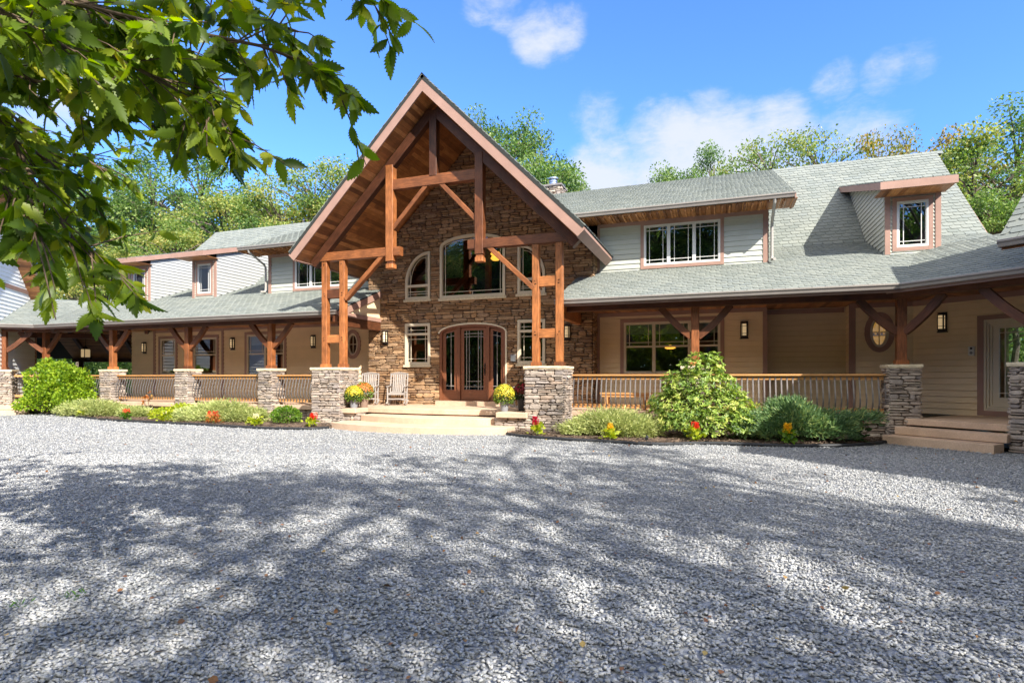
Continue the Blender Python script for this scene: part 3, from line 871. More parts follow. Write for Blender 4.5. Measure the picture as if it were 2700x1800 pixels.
# shed dormers: a wide one each side, three small ones
def shed(x0, x1, yf, zf, slope, y_end, x_end0=None, x_end1=None, th=.16):
    mt, mbs = MB(), MB()
    x_end0 = x0 if x_end0 is None else x_end0; x_end1 = x1 if x_end1 is None else x_end1
    roof_plane(mt, mbs, [(x0, yf, zf), (x1, yf, zf), (x_end1, y_end, zf + slope * (y_end - yf)), (x_end0, y_end, zf + slope * (y_end - yf))], .06)
    o = build(mt, 'dormer_roof', M['shingle'], house); build(mbs, 'roof_deck', M['decking'], o)
    return o
for s in (1, -1):
    X = lambda x: x if s > 0 else 2 * XC - x
    a, b_ = sorted((X(-4.42), X(1.97))); e0, e1 = sorted((X(-7.60), X(1.97)))
    if s < 0: b_, a = a, b_; a, b_ = min(a, b_), max(a, b_)
    o = shed(a, b_, 17.10, 6.49, .425, RY - .02, e0, e1)
    g, lip = MB(), MB(); gutter(g, (a, 17.06, 6.50), (b_, 17.06, 6.50), (0, -1, 0), lip)
    go = build(g, 'gutter', M['gutter'], o); build(lip, 'gutter_lip', M['gutter_lip'], go)
    sfm = MB(); x = a + .02
    while x < b_ - .02:                                     # soffit boards and exposed rafter blocks
        sfm.box(x, x + .13, 17.16, 18.12, 6.355, 6.375); x += .14
    x = a + .1
    while x < b_ - .1: sfm.box(x, x + .045, 17.17, 17.9, 6.30, 6.356); x += .2
    build(sfm, 'soffit', M['plank'], o)
    f = MB(); ex = X(1.97); f.prism([(17.08, 6.46), (17.08, 6.34), (18.2, 6.34), (RY - .1, RZ - .25), (RY - .1, RZ - .09)], 'x', ex - .018, ex + .018)
    f.box(min(X(-3.62), X(1.37)), max(X(-3.62), X(1.37)), 18.055, 18.09, 6.24, 6.36)
    build(f, 'fascia', M['trim'], o)
    # wall
    wx0, wx1 = sorted((X(-3.64), X(1.37))); o0, o1 = sorted((X(-2.18), X(.06)))
    op = Op(o0, o1, 4.95, 6.20)
    m = MB(FY(YD)); laps(m, const(wx0, wx1), 4.74, 6.40, [op]); dw = build(m, 'dormer_wall', M['sage'], house)
    c = MB(FY(YD)); cx = X(1.30); c.box(cx - .07, cx + .07, 0, .034, 4.72, 6.30); c.box(min(X(-3.64), X(-3.56)), max(X(-3.64), X(-3.56)), 0, .034, 4.72, 6.3); build(c, 'corner_board', M['trim'], dw)
    m = MB(); m.setT(Matrix(((0, s, 0, X(1.37)), (1, 0, 0, YD), (0, 0, 1, 0), (0, 0, 0, 1))))
    def cheek(z): return [(0, max(0.01, (z - 4.8) / S04))] if z < lz(20.2) else [(max(0, (z - 6.49 + .2) / .425 - 1.0), (20.2 - YD) + (z - lz(20.2)) / .951)]
    laps(m, cheek, 4.8, 8.2); build(m, 'dormer_cheek', M['sage'], dw)
    d3 = (o1 - o0) / 3
    window(FY(YD), op, 'vinyl_white', .05, .10, .12, mull=(o0 + d3, o0 + 2 * d3), parent=dw)
    # downpipe at the outer corner
    px = X(1.46); q = MB(); q.tube([(px, 17.13, 6.38), (px, 17.16, 6.30), (px, 17.95, 5.95), (px, 18.02, 5.85), (px, 18.03, 4.98), (px + .0, 17.98, 4.88), (px + .05 * s, 17.80, 4.86)], .042, 10)
    build(q, 'downspout', M['downpipe'], dw)

def small_dormer(x0, x1, left_cheek=True, right_cheek=True):
    zf, yf, sl = 6.60, 17.35, .29
    ym = (5.64 - 20.2 * .951 - zf + sl * yf) / (sl - .951)
    ym = (zf - sl * yf - 5.635 + .951 * 20.2) / (.951 - sl)
    o = shed(x0 - .26, x1 + .12, yf, zf, sl, ym)
    f = MB(); f.box(x0 - .28, x1 + .14, yf - .03, yf, zf - .20, zf - .005)
    for xx in (x0 - .26, x1 + .12):
        zr = lambda y: zf + sl * (y - yf)
        f.prism([(yf, zf - .005), (ym, zr(ym) - .005), (ym - .25, zr(ym - .25) - .19), (yf, zf - .20)], 'x', xx - .018, xx + .018)
    build(f, 'fascia', M['trim'], o)
    m = MB(); x = x0 - .24
    while x < x1 + .1: m.box(x, min(x + .12, x1 + .1), yf + .005, YD + .02, zf - .20, zf - .18); x += .125
    build(m, 'soffit', M['plank'], o)
    c = (x0 + x1) / 2 ; ow0, ow1 = c - .365, c + .365
    op = Op(ow0, ow1, 5.0, 6.24)
    m = MB(FY(YD)); laps(m, const(x0, x1), 4.78, 6.50, [op], e=.10); dw = build(m, 'dormer_wall', M['sage'], house)
    cb = MB(FY(YD))
    for a, b_ in ((x0, x0 + .125), (x1 - .125, x1)): cb.box(a, b_, 0, .036, 4.78, 6.42)
    cb.box(x0 + .14, x1 - .14, 0, .03, 6.38, 6.46); build(cb, 'corner_board', M['trim'], dw)
    zr = lambda y: zf + sl * (y - yf) - .10
    for xx, s in ((x0, -1), (x1, 1)):
        m = MB(Matrix(((0, s, 0, xx), (1, 0, 0, YD), (0, 0, 1, 0), (0, 0, 0, 1))))
        def reg(z):
            ylow = 0 if z < zr(YD) else (z + .16 - zf) / sl + yf - YD
            yh = (z - lz(YD)) / S04 if z < lz(20.2) else (20.2 - YD) + (z - lz(20.2)) / .951
            return [(ylow, yh)] if yh > ylow + .02 else []
        laps(m, reg, lz(YD) + .01, 8.1, e=.135)
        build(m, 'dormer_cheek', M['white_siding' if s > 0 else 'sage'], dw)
    window(FY(YD), op, 'vinyl_white', .05, .10, .11, parent=dw)
small_dormer(4.28, 5.56)
small_dormer(-20.97, -19.65)
small_dormer(-24.80, -23.45)

# gutters of the porch roofs + fascia + beam + ceiling
g, lip, fs = MB(), MB(), MB()
gutter(g, (-4.22, 15.0, 3.60), (CRX, 15.0, 3.60), (0, -1, 0), lip); gutter(g, (CLX, 15.0, 3.60), (-11.32, 15.0, 3.60), (0, -1, 0), lip)
def wing_pt(W, x, y, z): return W @ Vector((x, y, z))
oR = (WR.to_3x3() @ Vector((0, -1, 0))); oL = (WL.to_3x3() @ Vector((0, -1, 0)))
gutter(g, wing_pt(WR, .02, -.60, 3.60), wing_pt(WR, 9, -.60, 3.60), oR, lip); gutter(g, wing_pt(WL, -8, -.60, 3.60), wing_pt(WL, -.02, -.60, 3.60), oL, lip)
go = build(g, 'porch_gutter', M['gutter'], house); build(lip, 'gutter_lip', M['gutter_lip'], go)
fs.box(-4.2, CRX, 15.12, 15.15, 3.42, 3.52); fs.box(CLX, -11.34, 15.12, 15.15, 3.42, 3.52)
fs.setT(WR); fs.box(.1, 9, -.48, -.45, 3.42, 3.52); fs.setT(WL); fs.box(-8, -.1, -.48, -.45, 3.42, 3.52)
fs.setT(None)
# rake ends of the two porch roofs beside the entrance
for xe, s in ((-11.34, 1), (-4.20, -1)):
    fs.prism([(15.05, ZG - .03), (17.55, lz(17.55) - .03), (17.55, lz(17.55) - .26), (15.14, ZG - .20), (15.05, ZG - .12)], 'x', xe + s * .002, xe + s * .032)
    fs.box(xe - .002 * s, xe + s * .028, 15.15, 17.53, 3.44, 3.58)
build(fs, 'porch_fascia', M['trim'], house)
m = MB()
for xe, s in ((-11.34, 1), (-4.20, -1)):
    m = MB(); m.prism([(15.2, 3.40), (15.3, 3.66), (17.53, lz(17.5) - .2), (17.53, 3.40)], 'x', xe - s * .05, xe - s * .02); build(m, 'porch_gable_end', M['tan'], house)
for (x0, x1) in ((-4.1, 4.05), (-26.3, -11.42)):
    m = MB(); m.beam((x0, 15.75, 3.41), (x1, 15.75, 3.41), .22, .15, tint=.12); build(m, 'porch_beam', M['timber'], house)
for xe in (-11.42, -4.12):                                  # end beam running back to the stone, with a shaped tail
    m = MB(); m.beam((xe, 15.3, 3.30), (xe, 17.50, 3.30), .18, .34); m.beam((xe, 15.05, 3.36), (xe, 15.3, 3.34), .18, .22); build(m, 'porch_beam', M['timber'], house)
for W, x0, x1 in ((WR, .05, 3.4), (WL, -4, -.05)):
    m = MB(W); m.beam((x0, 0, 3.41), (x1, 0, 3.41), .22, .15, tint=.2); build(m, 'porch_beam', M['timber'], house)
m = MB()
for (x0, x1) in ((-4.2, 6.0), (-24.6, -11.34)):
    x = x0
    while x < x1:
        m.box(x, min(x + .13, x1), 15.16, 18.9 if x > -4.3 else 18.12, 3.52 + U(0, .002), 3.545); x += .134
    build(m, 'porch_ceiling', M['plank'], house); m = MB()
m.setT(WR); x = .1
while x < 5: m.box(x, x + .13, -.45, 2.6, 3.518, 3.54); x += .134
build(m, 'porch_ceiling', M['plank'], house)
# recessed ceiling light
m = MB(); m.lathe([(.09, 3.50), (.09, 3.517)], 16, (-15.6, 16.9, 0)); build(m, 'downlight', M['vinyl_white'], house)

# ---- wing roofs
for W, s in ((WR, 1), (WL, -1)):
    mt, mbs = MB(), MB()
    P = lambda x, y: wing_pt(W, s * x, y, ZG + S04 * (min(y, 3.06 * 2 - y) + .55))
    # front slope, cut at the valley with the main porch roof
    va = W.inverted() @ Vector((CRX if s > 0 else CLX, 15.05, 0)); vb = W.inverted() @ Vector((vx if s > 0 else vxl, vy, 0))
    pts = [P(abs(va.x) * (1 if va.x * s > 0 else -1), -.55), P(8, -.55), P(8, 3.06), P(vb.x * s, 3.06)]
    roof_plane(mt, mbs, pts)
    yr_ = 6.67 if s > 0 else 9.2
    roof_plane(mt, mbs, [P(8, yr_), P(-2.5, yr_), P(-2.5, 3.06), P(8, 3.06)])
    wr_ = build(mt, 'wing_roof', M['shingle'], house, 'low roof over the angled wing porch'); build(mbs, 'roof_deck', M['decking'], wr_)

# ================================================================== siding walls under the porch
ov_r = Op(3.92, 4.38, 2.30, 3.14, None, 'oval'); ov_l = Op(-13.15, -12.69, 2.30, 3.14, None, 'oval')
pw_r = Op(-2.80, .06, 1.60, 3.20)
T = FY(YD)
REC = 18.75
m = MB(T); laps(m, const(-3.7, 1.30), ZF, 3.55, [pw_r], tk=.03, gap=.008); build(m, 'porch_wall', M['tan'], house); m = MB(T); laps(m, const(3.48, 5.3), ZF, 3.55, [ov_r], tk=.03, gap=.008); build(m, 'porch_wall', M['tan'], house); m = MB(T)
pwl = [Op(-22.84, -21.94, 1.58, 3.14), Op(-20.90, -19.62, 1.58, 3.14), Op(-18.02, -16.13, 1.55, 3.20)]
laps(m, const(-23.2, -11.8), ZF, 3.55, pwl + [ov_l], tk=.03, gap=.008); 
pw = build(m, 'porch_wall', M['tan'], house)
m = MB(T); laps(m, const(-24.6, -23.2), ZF, 3.55, tk=.03, gap=.008); build(m, 'recessed_wall', M['tan_shaded'], house); m = MB(FY(REC)); laps(m, const(1.30, 3.48), ZF, 3.55, tk=.03, gap=.008)  # darker tan stands in for shade on this run and in the recess
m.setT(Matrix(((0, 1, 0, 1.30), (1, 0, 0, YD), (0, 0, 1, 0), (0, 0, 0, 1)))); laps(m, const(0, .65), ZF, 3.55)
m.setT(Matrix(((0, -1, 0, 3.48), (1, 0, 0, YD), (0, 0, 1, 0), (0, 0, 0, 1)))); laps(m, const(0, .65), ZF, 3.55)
build(m, 'recessed_wall', M['tan_shaded'], house)
c = MB(T)
for a, b_ in ((-3.66, -3.56), (1.22, 1.34), (3.42, 3.58), (-23.26, -23.12), (-19.36, -19.24)): c.box(a, b_, 0, .036, ZF, 3.52)
c.box(-3.56, 1.22, 0, .032, 3.40, 3.52); c.box(3.58, 5.2, 0, .032, 3.40, 3.52); c.box(-23.1, -19.36, 0, .032, 3.40, 3.52); c.box(-19.24, -11.9, 0, .032, 3.42, 3.52)
build(c, 'wall_trim', M['trim'], pw); c = MB(FY(REC)); c.box(1.34, 3.42, 0, .032, 3.36, 3.5); build(c, 'wall_trim', M['trim'], pw)
d3 = 2.86 / 3
window(T, pw_r, 'vinyl', .055, .11, .12, meet=2.44, mull=(-2.80 + .925, -2.80 + 1.98), parent=house, upper_only=True, shade=(-2.74, 0, 2.84, 3.15))
for k, op in enumerate(pwl):
    window(T, op, 'vinyl', .055, .11, .12, meet=2.42, mull=((-17.07,) if k == 2 else ()), parent=house, upper_only=True, shade=((-17.96, -16.19, 2.80, 3.14) if k == 2 else None))
for op in (ov_r, ov_l): window(T, op, 'vinyl', .05, .13, parent=house)
# ochre room behind the right-hand oval, lamplight put in as wall glow; shelf of cups
m = MB(); m.box(3.6, 4.75, 18.9, 18.93, 1.9, 3.4); io = build(m, 'room_back', emit_mat('glowing_ochre_wall', (1, .52, .10), .16, (.55, .30, .06)), house)
m = MB(); m.box(3.65, 4.7, 18.6, 18.88, 2.66, 2.685); build(m, 'shelf', M['vinyl_white'], io)
m = MB()
for x in np.arange(3.85, 4.6, .1): m.lathe([(.022, 0), (.035, .05), (.033, .052)], 10, (x, 18.7, 2.687))
build(m, 'cups', M['vinyl_white'], io)
# wall of the right wing, with the glazed garden door
TR = wingwall(WR, 2.35)
gd = Op(.83, 1.98, .68, 2.88)
m = MB(TR); laps(m, const(-.75, 3.6), ZF, 3.55, [gd], tk=.03, gap=.008); ww = build(m, 'wing_wall', M['tan'], house)
c = MB(TR); c.box(-.75, 3.6, 0, .032, 3.38, 3.52); build(c, 'wall_trim', M['trim'], ww); c = MB(TR)
c.box(.70, .83, 0, .04, ZF + .02, 2.99); c.box(1.98, 2.11, 0, .04, ZF + .02, 2.99); c.box(.83, 1.98, 0, .038, 2.88, 2.99); c.box(.83, 1.98, 0, .038, ZF + .01, .68); build(c, 'door_casing', M['trim'], ww)
m = MB(TR)
for i, (a, y) in enumerate(((.0, .03), (.05, .0), (.10, -.03))): m.ring(gd.outline(a), gd.outline(a + .045), y - .05, y)
m.ring(Op(.97, 1.84, .74, 2.78).outline(0), Op(1.11, 1.70, 1.0, 2.66).outline(0), -.09, -.05)
gdo = build(m, 'garden_door', M['vinyl'], house, 'almond framed glass door in the angled wing')
p = MB(TR); p.add([(1.11, -.07, 1.0), (1.70, -.07, 1.0), (1.70, -.07, 2.66), (1.11, -.07, 2.66)], [(3, 2, 1, 0)]); build(p, 'pane', M['glass'], gdo)
q = MB(TR)
for x in (1.22, 1.59): q.box(x - .01, x + .01, -.066, -.055, 1.0, 2.66)
for z in (1.11, 2.55): q.box(1.11, 1.70, -.067, -.054, z - .01, z + .01)
build(q, 'grille', M['vinyl'], gdo)

# ================================================================== porch floor, base walls, steps
def arc_step(x0, x1, yend, ymid, yback, z0, z1, name, lab=None, crn=0):
    m = MB(); n = 26
    fr = [(x0 + (x1 - x0) * k / n, yend - (yend - ymid) * (1 - (2 * k / n - 1) ** 2)) for k in range(n + 1)]
    pts = fr + [(x1, yback), (x0, yback)]
    m.prism(pts, 'z', z0, z1)
    o = build(m, name, M['concrete'], house, lab)
    bv = o.modifiers.new('edge', 'BEVEL'); bv.width = .014; bv.segments = 2; bv.limit_method = 'ANGLE'; bv.angle_limit = R(50)
    return o
arc_step(-10.60, -5.15, 13.80, 13.18, 15.6, -.05, .175, 'entry_step', 'lowest wide curved concrete step')
arc_step(-10.15, -5.66, 14.60, 14.08, 15.6, .10, .355, 'entry_step')
arc_step(-10.36, -5.66, 15.20, 14.98, 18.0, .39, ZF, 'porch_floor')
def slab(T, x0, x1, y0, y1, z0=.395, z1=ZF, name='porch_floor'):
    m = MB(T); m.box(x0, x1, y0, y1, z0, z1)
    o = build(m, name, M['concrete'], house)
    bv = o.modifiers.new('edge', 'BEVEL'); bv.width = .014; bv.segments = 2
    return o
slab(None, -26.2, -10.362, 15.56, 18.0); slab(None, -5.658, 4.05, 15.56, 18.8)
slab(None, -11.15, -10.30, 14.55, 15.555); slab(None, -5.66, -4.78, 14.32, 15.555)
slab(WR, .28, 2.42, -.12, 2.4, .395, ZF - .002); slab(WR, .28, 2.36, -.48, -.10, .19, .36, 'wing_step'); slab(WR, .22, 2.30, -.86, -.44, -.03, .18, 'wing_step')
slab(WL, -1.64, -.2, -.12, 3.2, .395, ZF - .002); slab(WL, -1.64, 4.5, 3.2, 9.5, .30, ZF - .006); slab(WL, -3, -.55, -.48, -.10, .19, .36, 'wing_step'); slab(WL, -3, -.62, -.86, -.44, -.03, .18, 'wing_step')
for x0, x1, y in ((-26.2, -11.8, 15.68), (-3.84, 3.95, 15.68), (-11.0, -10.05, 14.68), (-5.75, -4.84, 14.46)):
    m, k = MB(FY(y)), MB(); stones(m, const(x0, x1), -.02, .40, hmin=.05, hmax=.14, lmin=.15, lmax=.5)
    k.box(x0, x1, y, y + .05, -.05, .40); bw = build(m, 'base_wall', M['pier_stone'], house); build(k, 'mortar', M['pier_mortar'], bw)
for W, a, b_ in ((WR, .02, .3), (WL, -.62, 0)):
    m = MB(wingwall(W, .0)); stones(m, const(a, b_), -.02, .40); build(m, 'base_wall', M['pier_stone'], house)

# ================================================================== porch piers, posts and railings
def porch_post(T, x, y, zc, dirs, lab=None):
    m = MB(T); m.beam((x, y, zc + .08), (x, y, 3.36), .20, .20, (0, 1, 0), U(.3, .6)); po = build(m, 'porch_post', M['timber'], house, lab)
    b = MB(T); b.beam((x, y, zc), (x, y, zc + .11), .27, .27, (0, 1, 0)); build(b, 'post_base', M['timber'], po)
    for dx, dy in dirs:
        b = MB(T); n = 5; prev = None; up = Vector((-dy, dx, 0))
        pts = []
        for i in range(n + 1):
            t = i / n; r = .08 + .80 * t; z = 2.55 + .80 * t - .055 * math.sin(PI * t)
            pts.append(Vector((x + dx * r, y + dy * r, z)))
        # one swept curved brace
        v = []; f = []; gcs = []; L = 0
        for i, p in enumerate(pts):
            d = (pts[min(i + 1, n)] - pts[max(i - 1, 0)]).normalized(); a = Vector((-dy, dx, 0)); bb = a.cross(d).normalized()
            if i: L += (p - pts[i - 1]).length
            for sx, sz in ((-1, -1), (1, -1), (1, 1), (-1, 1)):
                v.append(p + a * sx * .06 + bb * sz * .085); gcs.append((L + x, sx * .06, sz * .085 + x))
        for i in range(n):
            for c in range(4): f.append((i * 4 + c, i * 4 + (c + 1) % 4, i * 4 + 4 + (c + 1) % 4, i * 4 + 4 + c))
        f += [(3, 2, 1, 0), (4 * n, 4 * n + 1, 4 * n + 2, 4 * n + 3)]
        b.add(v, f, U(.15, .4), gcs); build(b, 'brace', M['timber'], po)
    return po
LR = [(-1, 0), (1, 0)]
for x in (-22.45, -18.47, -14.60): pier(I4, x - .275, x + .275, 15.47, 16.03, 1.70, .065); porch_post(I4, x, 15.75, 1.785, LR)
pier(I4, -.86, -.28, 15.47, 16.03, 1.70, .065); porch_post(I4, -.57, 15.75, 1.785, LR)
c_, s_ = math.cos(WA), math.sin(WA)
pier(I4, 3.76, 4.34, 15.47, 16.03, 1.70, .065); porch_post(I4, 4.06, 15.76, 1.785, [(-1, 0), (c_, -s_)])
pier(I4, -26.75, -26.17, 15.47, 16.03, 1.70, .065); porch_post(I4, -26.45, 15.75, 1.785, [(1, 0), (-c_, -s_)])
pier(WR, 2.36, 2.95, -.3, .28, 1.70, .065); porch_post(WR, 2.65, 0, 1.785, [(-1, 0)])
pier(WL, -1.95, -1.28, -.30, .28, 1.70, .065); porch_post(WL, -1.6, 0, 1.785, [(1, 0), (-1, 0)])

def railing(T, x0, x1, y, n, lab=None):
    m = MB(T); m.box(x0, x1, y - .09, y + .09, 1.525, 1.57); m.box(x0, x1, y - .03, y + .03, 1.425, 1.525); m.box(x0, x1, y - .03, y + .03, .64, .74)
    r = build(m, 'railing', M['rail_wood'], house, lab)
    prof = [(.0, 1.50), (.0, 1.42), (.012, 1.37), (.045, 1.25), (.085, 1.10), (.105, .98), (.10, .88), (.065, .78), (.012, .72), (.0, .67), (.0, .645)]
    for k in range(n):
        x = x0 + (x1 - x0) * (k + .5) / n; b = MB(T)
        v = []
        for o, z in prof:
            yy = y - .034 - o
            v += [(x - .016, yy - .006, z), (x + .016, yy - .006, z), (x + .016, yy + .004, z), (x - .016, yy + .004, z)]
        f = []
        for i in range(len(prof) - 1):
            for c in range(4): f.append((i * 4 + c, i * 4 + (c + 1) % 4, i * 4 + 4 + (c + 1) % 4, i * 4 + 4 + c))
        b.add(v, [tuple(reversed(q)) for q in f]); build(b, 'baluster', M['iron'], r)
    return r
railing(None, -3.90, -.86, 15.75, 23); railing(None, -.28, 3.78, 15.75, 31)
railing(None, -22.17, -18.75, 15.75, 26); railing(None, -18.19, -14.88, 15.75, 25); railing(None, -14.32, -11.78, 15.75, 20); railing(None, -26.17, -22.73, 15.75, 26)
# short grid railing between the corner piers of the left wing
m = MB(WL); m.box(-1.30, -.45, -.06, .06, 1.50, 1.57); m.box(-1.30, -.45, -.05, .05, .68, .76); r = build(m, 'railing', M['rail_wood'], house, 'short railing filled with a square wire grid')
g = MB(WL)
for k in range(6): g.box(-1.24 + k * .14 - .007, -1.24 + k * .14 + .007, -.01, .004, .76, 1.50)
for k in range(5): g.box(-1.30, -.45, -.008, .006, .86 + k * .13 - .007, .86 + k * .13 + .007)
build(g, 'wire_grid', M['iron_dark'], r)

# ---- open breezeway under the left wing roof: sloping board ceiling on dark rafters
m, rf = MB(WL), MB(WL)
zz = lambda y: ZG + S04 * (min(y, 6.12 - y) + .55) - .14
for ya, yb in ((-.4, 3.04), (3.06, 9.1)):
    n = int((yb - ya) / .13)
    for k in range(n):
        y0 = ya + (yb - ya) * k / n; y1 = y0 + (yb - ya) / n - .008; r = U(0, 40)
        v = [(-1.8, y0, zz(y0)), (5.0, y0, zz(y0)), (5.0, y1, zz(y1)), (-1.8, y1, zz(y1))]; v2 = [(p[0], p[1], p[2] + .02) for p in v]
        m.add(v + v2, [(3, 2, 1, 0), (4, 5, 6, 7), (0, 1, 5, 4), (2, 3, 7, 6)], None, [(p[0] + r, p[1] + r, p[2]) for p in v + v2])
    for x in (-1.0, .1, 1.2, 2.3, 3.4):
        a, b_ = ya + .1, yb - .1
        rf.beam((x, a, zz(a) - .11), (x, b_, zz(b_) - .11), .14, .2, tint=.05)
rf.beam((-1.8, 8.9, 2.42), (5, 8.9, 2.42), .2, .2, tint=.1); rf.beam((-1.8, 2.3, 3.35), (3.2, 2.3, 3.35), .16, .22, tint=.1)
for x in (-1.4, 1.2, 3.6): rf.beam((x, 8.9, 0), (x, 8.9, 2.4), .2, .2, (0, 1, 0), tint=.1)
bc = build(m, 'breezeway_ceiling', M['plank_lit'], house); build(rf, 'rafters', M['timber'], bc)

# ---- chimney
m = MB(); cx0, cx1, cy0, cy1, cz0, cz1 = -7.55, -6.62, 24.6, 25.5, 8.6, 10.12
for i, F in enumerate([Matrix(((1, 0, 0, cx0), (0, -1, 0, cy0), (0, 0, 1, 0), (0, 0, 0, 1))), Matrix(((0, 1, 0, cx1), (1, 0, 0, cy0), (0, 0, 1, 0), (0, 0, 0, 1)))]):
    m.setT(F); stones(m, const(0, .93), cz0, cz1 - .08)
m.setT(None)
ch = build(m, 'chimney', M['pier_stone'], house)
m = MB(); m.box(cx0, cx1, cy0, cy1, cz0, cz1 - .08); build(m, 'mortar', M['mortar'], ch)
m = MB(); m.box(cx0 - .08, cx1 + .08, cy0 - .08, cy1 + .08, cz1 - .08, cz1); build(m, 'chimney_cap', M['gutter'], ch)
m = MB(); m.lathe([(.17, cz1), (.17, cz1 + .22), (.20, cz1 + .22), (.20, cz1 + .26), (.14, cz1 + .27), (.14, cz1 + .34), (.23, cz1 + .35), (.23, cz1 + .40), (.05, cz1 + .46)], 18, (-7.06, 25.0, 0)); build(m, 'flue_pipe', M['metal'], ch, smooth=False)

# ---- rooms seen through the glass: floor, dark walls, an amber chandelier in the hall
m = MB(); m.box(-11.8, -3.7, 17.7, 24.2, ZF - .3, ZF - .05); m.box(-24.5, 6.9, 18.3, 24.2, ZF - .3, ZF - .06)
m.box(-3.6, -3.5, 18.3, 24.2, ZF, 6.0); m.box(-12.1, -12.0, 18.3, 24.2, ZF, 6.0)
build(m, 'room_walls', M['interior'], house)
m = MB(); m.beam((-8.0, 19.5, ZF), (-8.0, 19.5, 8.5), .2, .2, (0, 1, 0)); m.beam((-9.6, 19.5, 4.6), (-8.0, 19.5, 6.2), .14, .16, (0, 1, 0)); build(m, 'hall_post', M['door_wood'], house)
ch_ = thing('chandelier', 'amber glass chandelier glowing behind the big arched window', 'chandelier', (-7.0, 18.9, 5.75))
m = MB(); m.tube([(-7.0, 18.9, 5.85), (-7.0, 18.9, 8.2)], .012); 
bl = []
for k in range(5):
    a = 2 * PI * k / 5 + .3; p = (-7.12 + .42 * math.cos(a), 18.9 + .33 * math.sin(a), 5.72 + .07 * (k % 2)); bl.append(p)
    m.tube([(-7.0, 18.9, 5.9), (p[0], p[1], p[2] + .14)], .01)
build(m, 'stem', M['iron_dark'], ch_)
for p in bl:
    m = MB(); m.lathe([(.03, .14), (.14, .09), (.18, .02), (.12, -.04), (.02, -.06)], 14, p); build(m, 'lamp_shade', M['amber'], ch_)
pl = thing('pendant_lamp', 'amber pendant lamp hanging behind the triple porch window', 'lamp', (-1.5, 18.9, 2.4))
m = MB(); m.lathe([(.03, .10), (.15, .06), (.17, .0), (.10, -.03)], 16, (-1.45, 18.9, 2.42)); build(m, 'lamp_shade', M['amber'], pl)
m = MB(); m.tube([(-1.45, 18.9, 2.5), (-1.45, 18.9, 3.5)], .008); build(m, 'stem', M['iron_dark'], pl)

# ================================================================== the two neighbouring wings
def gable_block(W, s, tw, tr, name, lab, depth=7.0, pk=.95, pz=6.72, hw=2.95, wa=-2.1, wb=3.25, sl=.96):
    """gable end faces the house; s=+1 right, -1 left. tw: wall distance, tr: rake distance along the wing"""
    root = thing(name, lab, 'garage', tuple(W @ Vector((s * (tw + 3), 1, 0))))
    tt = lambda x: W @ Matrix(((0, -s, 0, s * x), (1, 0, 0, 0), (0, 0, 1, 0), (0, 0, 0, 1)))   # u across (off), outward towards the house
    def reg(z):
        h = (pz - .25 - z) / sl; a, b = max(wa, pk - h), min(wb, pk + h)
        return [(a, b)] if b > a else []
    m = MB(tt(tw)); laps(m, reg, 0, pz - .3, e=.165); wl = build(m, 'wall', M['garage_siding'], root)
    m = MB(tt(tw)); m.box(reg(5.25)[0][0] - .02, reg(5.25)[0][1] + .02, .0, .035, 5.16, 5.34); m.box(wb - .12, wb + .02, .0, .04, 0, 3.6); m.box(wa - .02, wa + .12, 0, .04, 0, 3.2); build(m, 'band_board', M['trim'], wl)
    m = MB(W)                                             # other walls
    a, b = sorted((s * tw, s * (tw + depth)))
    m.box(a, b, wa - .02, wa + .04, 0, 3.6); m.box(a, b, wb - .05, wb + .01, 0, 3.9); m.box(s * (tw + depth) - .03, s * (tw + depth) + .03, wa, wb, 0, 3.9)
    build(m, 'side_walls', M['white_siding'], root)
    mt, mbs = MB(), MB()
    P = lambda x, y, z: tuple(W @ Vector((s * x, y, z)))
    e1, e2 = pk - hw, pk + hw; ez = pz - hw * sl
    roof_plane(mt, mbs, [P(tr, e1, ez), P(tw + depth, e1, ez), P(tw + depth, pk, pz), P(tr, pk, pz)], .1)
    roof_plane(mt, mbs, [P(tr, e2, ez), P(tw + depth, e2, ez), P(tw + depth, pk, pz), P(tr, pk, pz)], .1)
    ro = build(mt, 'roof', M['shingle'], root); build(mbs, 'roof_deck', M['decking'], ro)
    m = MB(tt(tr))
    for q in (-1, 1): m.prism([(pk + q * hw, ez - .03), (pk, pz - .05), (pk, pz - .27), (pk + q * (hw - .15), ez - .10)], 'y', -.03, .012)
    build(m, 'fascia', M['trim'], ro)
    m = MB(W)
    for q in (-1, 1):
        for k in range(int(hw / .113)):
            y0 = pk + q * (k * .11); y1 = pk + q * (k * .11 + .104); r = U(0, 30)
            z0, z1 = pz - .24 - sl * k * .11, pz - .24 - sl * (k * .11 + .104)
            x0_, x1_ = s * (tr + .02), s * (tw + .05)
            v = [(x0_, y0, z0), (x1_, y0, z0), (x1_, y1, z1), (x0_, y1, z1)]; v2 = [(p[0], p[1], p[2] + .02) for p in v]
            m.add(v + v2, [(0, 1, 2, 3), (4, 5, 6, 7), (0, 1, 5, 4), (2, 3, 7, 6), (0, 3, 7, 4)], None, [(p[0] + r, p[1] + r, p[2]) for p in v + v2])
    build(m, 'soffit', M['plank'], ro)
    g, lip = MB(), MB()
    o_ = W.to_3x3() @ Vector((0, -1, 0))
    gutter(g, P(tr, e1 - .02, ez + .02), P(tw + depth, e1 - .02, ez + .02), o_, lip); go = build(g, 'gutter', M['gutter'], ro); build(lip, 'gutter_lip', M['gutter_lip'], go)
    return root
gable_block(WL, -1, 1.66, 1.12, 'garage', 'white clapboard garage wing with a steep gable at the far left', 9, pk=-1.5, pz=9.1, hw=5.45, wa=-6.0, wb=3.4, sl=.9)
gable_block(WR, 1, 3.35, 2.80, 'garage', 'grey-shingled wing whose eave corner juts in at the right edge', 8)
